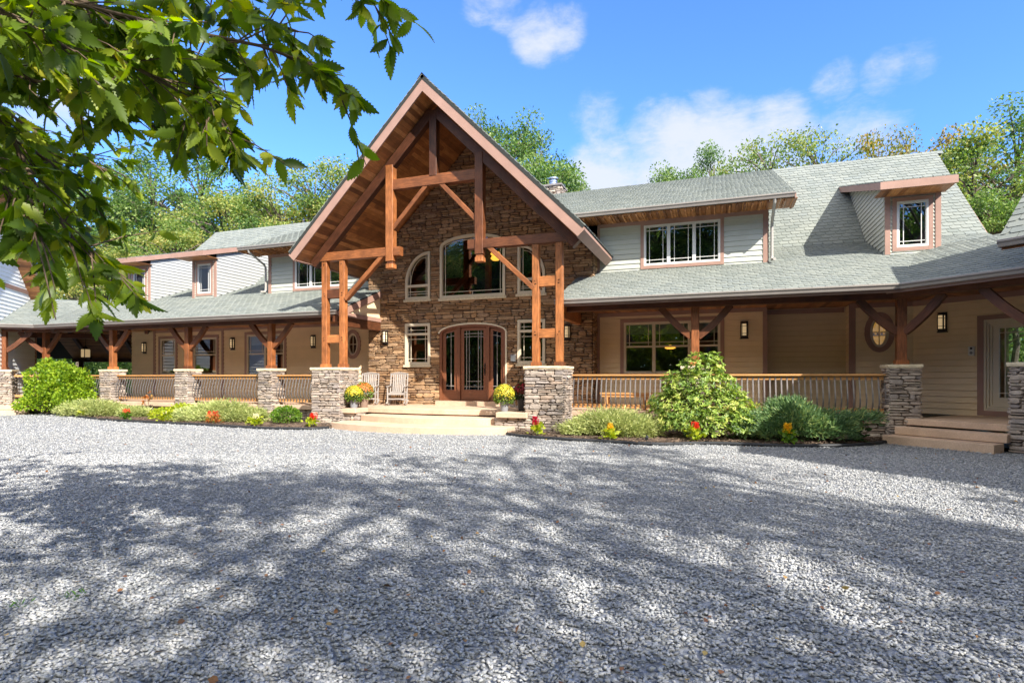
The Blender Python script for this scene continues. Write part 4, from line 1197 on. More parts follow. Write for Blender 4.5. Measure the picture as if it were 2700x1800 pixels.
# front bay of the right-hand wing (outside the frame, it throws the shade over the right of the forecourt)
m = MB(WR); m.box(6.6, 11.3, -4.3, -1.9, 0, 4.9); fbay = thing('garage_bay', 'front bay of the right-hand wing outside the view', 'garage', tuple(WR @ Vector((8, -3, 0))))
build(m, 'wall', M['white_siding'], fbay); m = MB(); mt = MB()
roof_plane(mt, m, [tuple(WR @ Vector(p)) for p in ((6.2, -4.6, 4.9), (11.5, -4.6, 4.9), (11.5, -2.4, 6.2), (6.2, -2.4, 6.2))]); ro = build(mt, 'roof', M['shingle'], fbay); build(m, 'roof_deck', M['decking'], ro)

# ================================================================== small fittings on the walls
def wall_lantern():
    t = thing('wall_lantern', '', 'wall lamp', (0, 0, 0))
    m = MB(OUT); m.box(-.105, .105, 0, .02, -.25, .25); m.box(-.125, .125, 0, .012, -.265, -.24); build(m, 'backplate', M['iron_dark'], t)
    m = MB(OUT); n = 10
    pr = [(.072 * math.cos(a), .03 + .105 * math.sin(a)) for a in np.linspace(0, PI, n)]
    m.prism(pr, 'z', -.17, .17); build(m, 'glass_shade', M['lamp_glass'], t)
    m = MB(OUT)
    for z in (-.21, -.115, .095, .18): 
        pr2 = [(.088 * math.cos(a), .02 + .128 * math.sin(a)) for a in np.linspace(0, PI, n)]; hh = .035 if z in (-.21, .18) else .012
        m.prism(pr2, 'z', z, z + hh)
    for a in (.25 * PI, .75 * PI): m.box(.086 * math.cos(a) - .007, .086 * math.cos(a) + .007, .02, .028 + .125 * math.sin(a), -.19, .19)
    build(m, 'cage', M['iron_dark'], t)
    return t
wl0 = wall_lantern()
GL = 'bronze wall lanterns on the house walls'
spots = [((.72, YD - .02, 2.88), 0, 'wall lantern right of the triple porch window'), ((-11.12, YW - .06, 2.91), 0, 'wall lantern on the stone left of the front door'),
         ((-4.48, YW - .06, 2.91), 0, 'wall lantern on the stone beside the right entrance posts'), ((-14.72, YD - .02, 2.87), 0, 'wall lantern on the tan wall left of the entrance posts'),
         ((-18.75, YD - .02, 2.86), 0, 'wall lantern between the two tan-wall windows of the left porch'), ((-23.78, YD - .02, 2.78), 0, 'leftmost wall lantern, on the shaded end of the left porch')]
pR = WR @ Vector((-.05, 2.35 - .03, 2.90)); spots.append((tuple(pR), -WA, 'wall lantern on the angled wing beside the oval window'))
for i, (p, rz, lab) in enumerate(spots):
    if i == 0: wl0.location = p; wl0.rotation_euler = (0, 0, rz); tag(wl0, lab, group=GL)
    else: dup(wl0, p, rz, lab, GL)
pt = WL @ Vector((.35, 3.0, 2.62))
hl = thing('hanging_lantern', 'small square lantern hanging under the breezeway ceiling', 'lamp', tuple(pt))
m = MB(); x, y, z = pt; m.box(x - .13, x + .13, y - .13, y + .13, z - .2, z + .16); build(m, 'glass_shade', M['lamp_glass'], hl)
m = MB(); m.lathe([(.20, .16), (.04, .30), (.01, .32)], 4, (x, y, z)); m.tube([(x, y, z + .3), (x, y, z + 1.9)], .008)
for sx in (-.13, .13):
    for sy in (-.13, .13): m.box(x + sx - .012, x + sx + .012, y + sy - .012, y + sy + .012, z - .22, z + .18)
build(m, 'cage', M['iron_dark'], hl)
t = thing('intercom', 'white door intercom on the angled wing wall', 'intercom', tuple(WR @ Vector((.58, 2.32, 2.13))))
m = MB(TR); m.box(.52, .64, .018, .05, 2.02, 2.25); build(m, 'case', M['white_plastic'], t)
m = MB(TR); m.lathe([(.026, 0), (.026, .012), (.01, .014)], 14); 
m = MB(TR @ Matrix.Translation((.58, .05, 2.20)) @ Matrix.Rotation(-PI / 2, 4, 'X')); m.lathe([(.028, 0), (.026, .010), (.012, .012)], 14); build(m, 'lens', M['iron_dark'], t)
m = MB(TR @ Matrix.Translation((.58, .05, 2.09)) @ Matrix.Rotation(-PI / 2, 4, 'X')); m.lathe([(.034, 0), (.032, .006), (.01, .007)], 14); build(m, 'speaker', M['pot'], t)
t = thing('mailbox', 'small steel wall mailbox right of the front door', 'mailbox', (-6.28, YW - .06, 2.1))
m = MB(FY(YW)); m.box(-6.36, -6.20, .05, .13, 2.0, 2.22); build(m, 'case', M['metal'], t); m = MB(FY(YW)); m.box(-6.37, -6.19, .05, .145, 2.20, 2.235); build(m, 'lid', M['gutter'], t)
# ================================================================== camera, sun, sky
YAW = R(19.92)
cam = bpy.data.cameras.new('camera'); cam.lens = 36 * 1307 / 2352; cam.sensor_width = 36; cam.shift_y = 81 / 2352; cam.clip_end = 1000
co = bpy.data.objects.new('camera', cam); COL.objects.link(co); co.location = (0, 0, 1.5); co.rotation_euler = (PI / 2, 0, YAW); sc.camera = co
SUN = Vector((1.42, -1.13, 1.38)).normalized()
sl = bpy.data.lights.new('sun', 'SUN'); sl.energy = 3.25; sl.angle = R(.5); sl.color = (1, .945, .86)
so = bpy.data.objects.new('sun', sl); COL.objects.link(so); so.rotation_euler = SUN.to_track_quat('Z', 'Y').to_euler(); so.location = (30, -30, 40)
wd = bpy.data.worlds.new('World'); sc.world = wd; wd.use_nodes = True
nt = wd.node_tree; nt.nodes.clear()
out = nt.nodes.new('ShaderNodeOutputWorld'); bg = nt.nodes.new('ShaderNodeBackground')
sky = nt.nodes.new('ShaderNodeTexSky'); sky.sky_type = 'NISHITA'; sky.sun_disc = False
sky.sun_elevation = math.asin(SUN.z); sky.sun_rotation = math.atan2(SUN.x, SUN.y); sky.air_density = 1.0; sky.dust_density = .25; sky.ozone_density = 2.5; sky.altitude = 100
bg.inputs['Strength'].default_value = .125
tc = nt.nodes.new('ShaderNodeTexCoord')
def dirv(px, py):
    u, v = (px - 1176) / 1307, (865 - py) / 1307
    s, c = math.sin(YAW), math.cos(YAW)
    return Vector((c * u - s, s * u + c, v)).normalized()
def math_n(op, a, b=None, clamp=False):
    n = nt.nodes.new('ShaderNodeMath'); n.operation = op; n.use_clamp = clamp
    for i, q in enumerate((a, b)):
        if q is None: continue
        if isinstance(q, (int, float)): n.inputs[i].default_value = q
        else: nt.links.new(q, n.inputs[i])
    return n.outputs[0]
mask = None       # cloud banks: broad soft patches of the dome, broken up by noise
for px, py, rad, amt in ((1400, 410, 6, 1), (1530, 380, 7, 1), (1660, 380, 7, 1), (1780, 330, 5, .9), (1500, 310, 4.2, .55), (1630, 285, 4.2, .55), (1750, 300, 4, .54), (1950, 320, 4.5, .58), (2010, 345, 4, .58), (1370, 270, 3.5, .42),
                        (1170, 15, 3.5, .62), (1230, 75, 3.6, .76), (1290, 65, 3, .66), (1110, 0, 3, .55), (1920, 190, 2.6, .46), (2030, 165, 2.6, .50), (2100, 150, 2.4, .42), (430, 240, 5, .6), (60, 120, 9, .8), (2250, 480, 6, .7), (1350, 520, 8, .8), (-600, 300, 14, .8), (3200, 300, 15, .7)):
    d = dirv(px, py)
    dp = nt.nodes.new('ShaderNodeVectorMath'); dp.operation = 'DOT_PRODUCT'; dp.inputs[1].default_value = d
    nt.links.new(tc.outputs['Generated'], dp.inputs[0])
    mr = nt.nodes.new('ShaderNodeMapRange'); mr.interpolation_type = 'SMOOTHSTEP'
    mr.inputs['From Min'].default_value = math.cos(R(rad)); mr.inputs['From Max'].default_value = 1; mr.inputs['To Max'].default_value = amt
    nt.links.new(dp.outputs['Value'], mr.inputs[0])
    mask = mr.outputs[0] if mask is None else math_n('MAXIMUM', mask, mr.outputs[0])
mp = nt.nodes.new('ShaderNodeMapping'); mp.inputs['Scale'].default_value = (1, 1, 2.0); nt.links.new(tc.outputs['Generated'], mp.inputs[0])
nz = nt.nodes.new('ShaderNodeTexNoise'); nz.inputs['Scale'].default_value = 9; nz.inputs['Detail'].default_value = 12; nz.inputs['Roughness'].default_value = .66; nz.inputs['Distortion'].default_value = .25
nt.links.new(mp.outputs[0], nz.inputs['Vector'])
cl = nt.nodes.new('ShaderNodeMapRange'); cl.interpolation_type = 'SMOOTHSTEP'; cl.inputs['From Min'].default_value = .66; cl.inputs['From Max'].default_value = 1.16
nt.links.new(math_n('ADD', nz.outputs['Fac'], math_n('MULTIPLY', mask, .62)), cl.inputs[0])
tint = nt.nodes.new('ShaderNodeVectorMath'); tint.operation = 'MULTIPLY'; tint.inputs[1].default_value = (.37, .57, .92); nt.links.new(sky.outputs[0], tint.inputs[0])
mx0 = nt.nodes.new('ShaderNodeMix'); mx0.data_type = 'RGBA'
nt.links.new(math_n('MULTIPLY', cl.outputs[0], .92), mx0.inputs['Factor']); nt.links.new(tint.outputs[0], mx0.inputs['A']); mx0.inputs['B'].default_value = (1.95, 2.05, 2.2, 1)
# unseen bright clouds behind the viewer, added as fill light for the porch
mask2 = None
for az, el, rad, amt in ((-150, 46, 34, 1), (150, 50, 32, 1), (180, 38, 26, 1), (-110, 46, 28, .95), (100, 50, 26, .9)):
    d = Vector((math.sin(R(az)) * math.cos(R(el)), math.cos(R(az)) * math.cos(R(el)), math.sin(R(el))))
    dp = nt.nodes.new('ShaderNodeVectorMath'); dp.operation = 'DOT_PRODUCT'; dp.inputs[1].default_value = d
    nt.links.new(tc.outputs['Generated'], dp.inputs[0])
    mr = nt.nodes.new('ShaderNodeMapRange'); mr.interpolation_type = 'SMOOTHSTEP'
    mr.inputs['From Min'].default_value = math.cos(R(rad)); mr.inputs['From Max'].default_value = math.cos(R(rad * .35)); mr.inputs['To Max'].default_value = amt
    nt.links.new(dp.outputs['Value'], mr.inputs[0]); mask2 = mr.outputs[0] if mask2 is None else math_n('MAXIMUM', mask2, mr.outputs[0])
cl2 = nt.nodes.new('ShaderNodeMapRange'); cl2.interpolation_type = 'SMOOTHSTEP'; cl2.inputs['From Min'].default_value = .7; cl2.inputs['From Max'].default_value = 1.0
nt.links.new(math_n('ADD', nz.outputs['Fac'], math_n('MULTIPLY', mask2, .6)), cl2.inputs[0])
mx = nt.nodes.new('ShaderNodeMix'); mx.data_type = 'RGBA'
nt.links.new(math_n('MULTIPLY', cl2.outputs[0], .95), mx.inputs['Factor']); nt.links.new(mx0.outputs['Result'], mx.inputs['A']); mx.inputs['B'].default_value = (6.0, 5.8, 5.4, 1)
nt.links.new(mx.outputs['Result'], bg.inputs['Color']); nt.links.new(bg.outputs[0], out.inputs[0])
sc.view_settings.view_transform = 'Standard'; sc.view_settings.look = 'None'; sc.view_settings.exposure = 1.84; sc.view_settings.gamma = 1
sc.cycles.max_bounces = 9; sc.cycles.diffuse_bounces = 6; sc.cycles.glossy_bounces = 3; sc.cycles.transparent_max_bounces = 12; sc.cycles.transmission_bounces = 3
sc.cycles.use_denoising = True
sc.cycles.caustics_reflective = False; sc.cycles.caustics_refractive = False

# ================================================================== ground
HL = [(-24.6, 15.3), (-24.16, 14.95), (-21.26, 13.98), (-18.97, 13.45), (-17.27, 13.38), (-15.57, 13.27), (-13.55, 13.02), (-11.83, 12.90), (-10.8, 13.2), (-10.62, 13.70)]
HR = [(-5.12, 13.75), (-4.7, 13.42), (-4.02, 13.14), (-3.25, 12.97), (-2.4, 12.93), (-1.7, 12.70), (-1.12, 12.78), (-.53, 13.25), (.12, 13.34), (.71, 13.31), (1.57, 13.47), (2.59, 13.86), (3.2, 14.45), (3.75, 15.2)]
HW = [(4.0, 15.15), (4.5, 15.0), (5.0, 14.65), (5.45, 14.15), (5.75, 13.6)]
def lerp_poly(P, x):
    for (a, b), (c, d) in zip(P[:-1], P[1:]):
        if a <= x <= c: return b + (d - b) * (x - a) / (c - a)
    return None
def simple_sheet(name, pts, z, m):
    me = bpy.data.meshes.new(name); me.from_pydata([(x, y, z) for x, y in pts], [], [tuple(range(len(pts)))]); me.materials.append(m)
    o = bpy.data.objects.new(name, me); COL.objects.link(o); o['kind'] = 'structure'; return o
gm, nt2, b2 = _mat('forest_floor')
col = ramp(nt2, noise_tex(nt2, coords(nt2), .8, 6), [(.03, .05, .015), (.07, .075, .03), (.10, .08, .045)]); nt2.links.new(col, b2.inputs['Base Color']); b2.inputs['Roughness'].default_value = .95
simple_sheet('ground', [(-320, -320), (320, -320), (320, 320), (-320, 320)], -.035, gm)
dm, nt2, b2 = _mat('packed_gravel')
vo = nt2.nodes.new('ShaderNodeTexVoronoi'); vo.inputs['Scale'].default_value = 27; nt2.links.new(coords(nt2), vo.inputs['Vector'])
sp = nt2.nodes.new('ShaderNodeSeparateColor'); nt2.links.new(vo.outputs['Color'], sp.inputs[0])
col = ramp(nt2, sp.outputs[0], [(.105, .112, .122), (.19, .198, .21), (.26, .267, .275), (.325, .328, .326)])
col = mul_val(nt2, col, noise_tex(nt2, coords(nt2), .5, 3), .12)
nt2.links.new(col, b2.inputs['Base Color']); b2.inputs['Roughness'].default_value = .95
bp = nt2.nodes.new('ShaderNodeBump'); bp.invert = True; bp.inputs['Distance'].default_value = .02; nt2.links.new(vo.outputs['Distance'], bp.inputs['Height']); nt2.links.new(bp.outputs[0], b2.inputs['Normal'])
simple_sheet('driveway', [(-60, -60), (40, -60), (40, 17), (-60, 17)], -.006, dm)

simple_sheet('bounce_sheet', [tuple((WL @ Vector(p))[:2]) for p in ((-6, 10.5, 0), (9, 10.5, 0), (9, 24, 0), (-6, 24, 0))], -.004, dm)  # unseen gravel sheet, added to bounce sun up to the breezeway ceiling
# crushed stone lying on the drive
def hull_shape(n, fl):
    bm = bmesh.new()
    for p in unit(n): bm.verts.new((p[0] * U(.8, 1.1), p[1] * U(.55, .8), p[2] * fl * U(.8, 1.1)))
    bmesh.ops.convex_hull(bm, input=bm.verts)
    bmesh.ops.delete(bm, geom=[v for v in bm.verts if not v.link_faces], context='VERTS')
    bm.verts.index_update(); v = np.array([p.co for p in bm.verts]); f = np.array([[q.index for q in t.verts] for t in bm.faces if len(t.verts) == 3]); bm.free()
    return v, f
gV, gF, gT, nv = [], [], [], 0
cs, sn = math.cos(YAW), math.sin(YAW)
def bed_edge(x):
    e = np.full_like(x, 17.0)
    for P in (HL, HR): 
        px = np.array([p[0] for p in P]); py = np.array([p[1] for p in P])
        m = (x >= px[0]) & (x <= px[-1]); e[m] = np.interp(x[m], px, py)
    m = (x > -10.65) & (x < -5.1); e[m] = 13.80 - .62 * (1 - ((x[m] + 7.875) / 2.725) ** 2)
    m = (x > 3.7); e[m] = 15.5 - (x[m] - 3.7) * .95
    m = (x < -24.6); e[m] = 15.6 + (x[m] + 24.6) * .9
    return e
for f0, f1, dens, smin, smax, nshape, npt in ((1.7, 4.2, 2300, .009, .023, 8, 10), (4.2, 7.5, 1700, .011, .023, 6, 8), (7.5, 11, 1000, .014, .027, 5, 7), (11, 15.5, 460, .018, .032, 4, 6), (15.5, 27, 170, .024, .040, 4, 6)):
    wmax = .95 * f1 + 1.2
    n = int(dens * (f1 - f0) * 2 * wmax)
    fw = RNG.uniform(f0, f1, n); rt = RNG.uniform(-wmax, wmax, n)
    k = np.abs(rt) < .95 * fw + 1.2; fw, rt = fw[k], rt[k]
    x = -sn * fw + cs * rt; y = cs * fw + sn * rt
    k = y < bed_edge(x) - .03; x, y = x[k], y[k]; n = len(x)
    which = RNG.integers(0, nshape, n)
    for q in range(nshape):
        v, f = hull_shape(npt, .42); idx = np.where(which == q)[0]; m = len(idx)
        a = RNG.uniform(0, 2 * PI, m); tl = RNG.normal(0, .27, (m, 2)); s = RNG.uniform(smin, smax, m) * np.where(RNG.random(m) < .12, 1.35, 1)
        # rotate: tilt about x and y, then spin
        vx = np.repeat(v[None], m, 0) * s[:, None, None]
        for ax, t in ((0, tl[:, 0]), (1, tl[:, 1])):
            i, j = (1, 2) if ax == 0 else (2, 0)
            p, r = vx[..., i].copy(), vx[..., j].copy(); c_2, s_2 = np.cos(t)[:, None], np.sin(t)[:, None]
            vx[..., i] = p * c_2 - r * s_2; vx[..., j] = p * s_2 + r * c_2
        p, r = vx[..., 0].copy(), vx[..., 1].copy(); c_2, s_2 = np.cos(a)[:, None], np.sin(a)[:, None]
        vx[..., 0] = p * c_2 - r * s_2 + x[idx][:, None]; vx[..., 1] = p * s_2 + r * c_2 + y[idx][:, None]; vx[..., 2] += (RNG.uniform(.0, .010, m))[:, None]
        gV.append(vx.reshape(-1, 3)); gF.append((f[None] + (nv + np.arange(m) * len(v))[:, None, None]).reshape(-1)); gT.append(np.repeat(RNG.random(m), len(f))); nv += m * len(v)
F = np.concatenate(gF)
g = np_mesh('gravel', np.concatenate(gV), F, np.arange(0, len(F), 3), np.concatenate(gT), M['gravel']); g['kind'] = 'stuff'; tag(g, 'grey crushed stone covering the forecourt', 'gravel')

# planting beds
for P, back in ((HL, lambda x: 15.72), (HR, lambda x: 15.72)):
    m = MB(); xs = np.linspace(P[0][0], P[-1][0], 150); nr = 16
    for i, x in enumerate(xs):
        y0 = lerp_poly(P, min(max(x, P[0][0]), P[-1][0])) or P[-1][1]; y1 = max(back(x), y0 + .05)
        for j in range(nr + 1):
            t = j / nr; y = y0 + (y1 - y0) * t
            m.v.append((x, y, .012 + .055 * min(1, t * 4) + .022 * mnoise.noise((x * 3, y * 3, 0)) + .012 * mnoise.noise((x * 13, y * 13, 3)))); m.g.append((0, 0, 0))
    for i in range(len(xs) - 1):
        for j in range(nr):
            a = i * (nr + 1) + j; m.f.append([a, a + nr + 1, a + nr + 2, a + 1]); m.t.append(random.random())
    o = build(m, 'planting_bed', M['mulch']); o['kind'] = 'structure'
cl_ = Cloud()
for P in (HL, HR):
    n = 5200; x = RNG.uniform(P[0][0], P[-1][0], n); y0 = np.interp(x, [p[0] for p in P], [p[1] for p in P]); y = y0 + (15.6 - y0) * RNG.random(n) ** 1.3
    a = RNG.uniform(0, 2 * PI, n)
    cl_.add(np.stack([x, y, RNG.uniform(.05, .085, n)], 1), np.stack([np.cos(a), np.sin(a), RNG.normal(0, .25, n)], 1), RNG.uniform(.03, .09, n), RNG.random(n), 'l', (0, 0, 1.0), .6)
o = cl_.build('mulch', M['mulch']); tag(o, 'shredded bark mulch in the planting beds', 'mulch', kind='stuff')
def edging(P, lab):
    pts = []
    for (a, b) in zip(P[:-1], P[1:]):
        for k in range(6): t = k / 6; pts.append((a[0] + (b[0] - a[0]) * t, a[1] + (b[1] - a[1]) * t, .035 + .012 * mnoise.noise((a[0] + t, 0, 0))))
    pts.append((*P[-1], .03))
    # soften the corners
    for _ in range(3): pts = [pts[0]] + [tuple((pts[i - 1][j] + 2 * pts[i][j] + pts[i + 1][j]) / 4 for j in range(3)) for i in range(1, len(pts) - 1)] + [pts[-1]]
    m = MB(); m.tube(pts, .038, 10)
    o = build(m, 'garden_edging', M['hose'], smooth=True, loc=pts[len(pts) // 2]); tag(o, lab, 'edging', 'black plastic bed edging')
edging(HL, 'black plastic edging along the left flower bed'); edging(HR, 'black plastic edging along the right flower bed'); edging(HW, 'thin black edging below the angled wing steps')

# ================================================================== shrubs and flowers
def shell_pts(blobs, n, inner=.72):
    w = np.array([b[3] * b[4] + b[4] * b[5] + b[3] * b[5] for b in blobs]); w /= w.sum(); P, N = [], []
    for b, k in zip(blobs, (w * n).astype(int)):
        d = unit(int(k * 1.3)); d = d[d[:, 2] > -.55][:k]; r = RNG.uniform(inner, 1.06, len(d)) * (1 + .24 * np.array([mnoise.noise(Vector(q * 2.6) + Vector(b[:3])) for q in d]))
        P.append(np.array(b[:3]) + d * np.array(b[3:6]) * r[:, None]); N.append(d / np.array(b[3:6]))
    P, N = np.concatenate(P), np.concatenate(N); k = P[:, 2] > .04
    N /= np.linalg.norm(N, axis=1, keepdims=True)
    return P[k], N[k]
def stems(base, P, n, r, m_, parent, lean=.0):
    m = MB()
    for i in RNG.choice(len(P), min(n, len(P)), replace=False):
        p = Vector(P[i]); b = Vector(base) + Vector((U(-.08, .08), U(-.08, .08), 0)); mid = b.lerp(p, .5) + Vector((U(-.05, .05), U(-.05, .05), .06))
        m.tube([b, mid, b.lerp(p, .96)], [r, r * .7, r * .3], 5)
    return build(m, 'stem', m_, parent)
def shrub(name, lab, cat, base, blobs, m_, n, smin, smax, kind, up=.5, spread=.6, group=None, nstem=26, inner=.72):
    t = thing(name, lab, cat, base, group); P, N = shell_pts(blobs, n, inner); c = Cloud()
    D = N + np.array([0, 0, up]) + RNG.normal(0, spread, P.shape)
    tint = np.clip(RNG.normal(.5, .24, len(P)) + .25 * np.array([mnoise.noise(Vector(p * 3.2)) for p in P]), 0, 1)
    c.add(P, D, RNG.uniform(smin, smax, len(P)), tint, kind, N * .6 + np.array([0, 0, .5]), .8)
    c.build('foliage', m_, t); stems(base, P, nstem, .014, M['twig'], t)
    return t
def rosette_shrub(name, lab, cat, base, blobs, m_, n, smin, smax, kind='l', per=8):
    t = thing(name, lab, cat, base); P, N = shell_pts(blobs, n, .78); c = Cloud(); k = len(P)
    PP = np.repeat(P, per, 0); NN = np.repeat(N * .6 + np.array([0, 0, .55]), per, 0); NN /= np.linalg.norm(NN, axis=1, keepdims=True)
    a = RNG.normal(size=PP.shape); tg = a - (a * NN).sum(1, keepdims=True) * NN; tg /= np.linalg.norm(tg, axis=1, keepdims=True)
    D = tg + NN * RNG.uniform(-.15, .75, (len(PP), 1))
    tint = np.repeat(np.clip(RNG.normal(.48, .22, k), 0, 1), per) + RNG.normal(0, .12, len(PP))
    c.add(PP, D, RNG.uniform(smin, smax, len(PP)), tint, kind, NN, .35)
    c.build('foliage', m_, t); stems(base, P, 50, .016, M['twig'], t); return t
rosette_shrub('rhododendron', 'tall rounded rhododendron in the right flower bed, reaching above the railing', 'shrub', (-.40, 14.3, .05),
              [(-.42, 14.4, .62, 1.12, .80, .62), (-.40, 14.45, 1.15, .82, .65, .55), (-.36, 14.45, 1.62, .50, .45, .48), (-1.05, 14.35, .80, .55, .5, .42), (.28, 14.35, .75, .55, .5, .42), (-.25, 14.2, .40, 1.15, .7, .38), (-.9, 14.4, 1.3, .4, .4, .36)], M['rhodo_leaf'], 1700, .07, .125, 'l', 8)
shrub('azalea', 'big chartreuse bush at the left corner of the house', 'shrub', (-25.0, 15.0, .05),
      [(-25.0, 15.05, .75, 1.15, .75, .72), (-24.2, 15.15, .95, 1.1, .70, .75), (-25.3, 15.0, 1.35, .75, .6, .6), (-23.9, 15.1, 1.35, .8, .6, .55), (-24.6, 15.1, 1.65, .65, .5, .45), (-25.1, 15.0, 1.85, .30, .3, .35), (-25.5, 14.9, .35, 1.1, .6, .35), (-23.5, 15.0, .6, .7, .6, .5)],
      M['azalea_leaf'], 9500, .06, .115, 'w', .6, .55, nstem=60)
JG = 'low spreading junipers in the flower beds'
def juniper(lab, base, blobs, m_, n, smin=.06, smax=.125):
    t = thing('juniper', lab, 'juniper', base, JG); P, N = shell_pts(blobs, n, .55); c = Cloud()
    rad = P - np.array(base); rad[:, 2] *= .4; rad /= np.linalg.norm(rad, axis=1, keepdims=True)
    D = rad + N * .35 + np.array([0, 0, .42]); tint = np.clip(RNG.normal(.5, .22, len(P)), 0, 1)
    for k in range(8):
        Q = P + RNG.normal(0, .045, P.shape); c.add(Q, D + RNG.normal(0, .62, P.shape), RNG.uniform(smin, smax, len(P)), tint + RNG.normal(0, .12, len(P)), 's', N, 1)
    c.build('foliage', m_, t); stems(base, P, 40, .012, M['twig'], t); return t
juniper('pale sage juniper spreading below the first left railing', (-22.1, 14.75, .05), [(-22.2, 14.8, .26, 1.5, .6, .30), (-21.4, 14.7, .22, 1.1, .5, .24), (-23.2, 14.9, .18, .9, .5, .2)], M['juniper_pale'], 2600)
juniper('small pale juniper beside the thin red sapling', (-19.9, 14.7, .05), [(-19.9, 14.75, .16, .6, .4, .17)], M['juniper_pale'], 700)
juniper('pale sage juniper spreading below the middle left railing', (-15.5, 14.3, .05), [(-15.4, 14.35, .30, 1.15, .6, .36), (-16.4, 14.1, .18, .8, .5, .22), (-14.4, 14.3, .22, .9, .5, .26)], M['juniper_pale'], 2700)
juniper('pale yellow-green juniper next to the right stone pier', (-2.5, 14.1, .05), [(-2.55, 14.15, .30, .85, .55, .34), (-1.9, 14.0, .25, .6, .5, .28), (-3.2, 13.95, .18, .55, .4, .2)], M['juniper_pale'], 2500)
juniper('dark blue-green juniper right of the rhododendron, with long arching tips', (1.7, 14.4, .05), [(1.55, 14.4, .42, .85, .6, .46), (.95, 14.3, .3, .6, .5, .34), (2.3, 14.4, .36, .65, .5, .34), (2.95, 14.45, .58, .45, .2, .12), (1.5, 14.45, .78, .4, .35, .2)], M['juniper_blue'], 3600)
shrub('golden_spirea', 'lime-yellow low shrub below the second pier of the left railing', 'shrub', (-17.7, 14.7, .05), [(-17.6, 14.75, .24, .62, .4, .28), (-18.1, 14.4, .18, .4, .35, .22)], M['lime_leaf'], 1500, .05, .10, 'w')
shrub('boxwood', 'round green boxwood left of the left stone pier', 'shrub', (-12.64, 14.2, .05), [(-12.64, 14.25, .27, .42, .40, .30)], M['box_leaf'], 2600, .03, .06, 'w')
t = thing('sapling', 'thin sapling with a few orange-red leaves before the left railing', 'sapling', (-19.9, 15.2, .05))
m = MB()
for dx in (-.07, .07): m.tube([(-19.9 + dx, 15.2, .05), (-19.9 + dx * 1.3, 15.2, .5), (-19.85 + dx * 1.8, 15.2, .82)], [.012, .010, .006], 6)
build(m, 'stem', M['twig'], t); c = Cloud(); n = 34; P = np.array([(-19.95, 15.2, .70)] * 12 + [(-19.75, 15.2, .82)] * 12 + [(-20.1, 15.2, .52)] * 10) + RNG.normal(0, .06, (n, 3)); c.add(P, RNG.normal(0, 1, (n, 3)), RNG.uniform(.07, .12, n), RNG.random(n), 'w'); c.build('foliage', M['bronze_leaf'], t)

def celosia(lab, loc, plumes, leaf='lime_leaf', h=.34, w=.16, group='small celosia bedding plants', nl=85):
    """plumes: (material, count, height, spread)"""
    x, y, z = loc; t = thing('celosia', lab, 'flower', loc, group); c = Cloud()
    P = np.array(loc) + np.stack([RNG.normal(0, w * .42, nl), RNG.normal(0, w * .42, nl), RNG.uniform(.02, h * .62, nl)], 1)
    D = P - np.array((x, y, z - .05)); D[:, 2] *= .5; c.add(P, D + RNG.normal(0, .05, P.shape), RNG.uniform(.07, .12, nl), RNG.random(nl), 'w', (0, 0, 1), .8); c.build('foliage', M[leaf], t)
    m = MB(); 
    for k in range(4): m.tube([(x, y, z), (x + U(-.06, .06), y + U(-.06, .06), z + h * .6)], .007, 5)
    build(m, 'stem', M['box_leaf'], t)
    for mt_, cnt, hh, spr in plumes:
        for k in range(cnt):
            a = U(0, 2 * PI); r = U(0, spr); px, py = x + r * math.cos(a), y + r * math.sin(a) * .6; z0 = z + h * U(.50, .62); n = 75
            tt = RNG.random(n); rr = .042 * (1 - tt) ** .7 + .006; b = RNG.uniform(0, 2 * PI, n)
            Q = np.stack([px + rr * np.cos(b) + (px - x) * tt * .4, py + rr * np.sin(b), z0 + tt * hh], 1); cc = Cloud()
            cc.add(Q, np.stack([np.cos(b) * .7, np.sin(b) * .7, np.full(n, .9)], 1), RNG.uniform(.022, .04, n), RNG.random(n), 'q'); cc.build('flower_plume', M[mt_], t)
celosia('scarlet celosia beside the chartreuse bush', (-23.3, 14.85, .06), [('petal_red', 7, .16, .16)], 'box_leaf', .30, .18)
celosia('cream celosia with lime leaves near the chartreuse bush', (-21.9, 14.35, .06), [('petal_cream', 5, .13, .13)], 'lime_leaf', .30, .22)
celosia('red and green celosia before the pale first juniper', (-18.8, 13.62, .06), [('petal_red', 3, .16, .09), ('petal_orange', 2, .12, .09)], 'box_leaf', .34, .15)
celosia('pale lime coleus clump at the edge of the left bed', (-16.95, 13.62, .06), [('petal_cream', 2, .05, .08)], 'lime_leaf', .46, .26, nl=150)
celosia('orange-leaved celosia with two red heads before the middle juniper', (-14.75, 13.46, .06), [('petal_red', 4, .16, .17), ('petal_orange', 2, .14, .14)], 'bronze_leaf', .36, .22)
celosia('white-topped lime celosia left of the boxwood', (-13.0, 13.36, .06), [('petal_cream', 6, .13, .12)], 'lime_leaf', .34, .20, nl=130)
celosia('coral-red celosia at the foot of the left stone pier', (-11.12, 13.60, .06), [('petal_red', 7, .19, .13)], 'lime_leaf', .34, .18)
celosia('crimson celosia at the foot of the right stone pier', (-4.25, 13.55, .06), [('petal_crimson', 6, .20, .07)], 'lime_leaf', .42, .13)
celosia('yellow celosia before the pale right juniper', (-2.35, 13.18, .06), [('petal_gold', 3, .14, .04)], 'lime_leaf', .36, .15)
celosia('red celosia with pink-green leaves before the rhododendron', (-.48, 13.50, .06), [('petal_red', 6, .17, .10)], 'lime_leaf', .42, .16)
celosia('golden celosia before the dark blue-green juniper', (1.43, 13.62, .06), [('petal_gold', 7, .20, .10)], 'box_leaf', .40, .16)
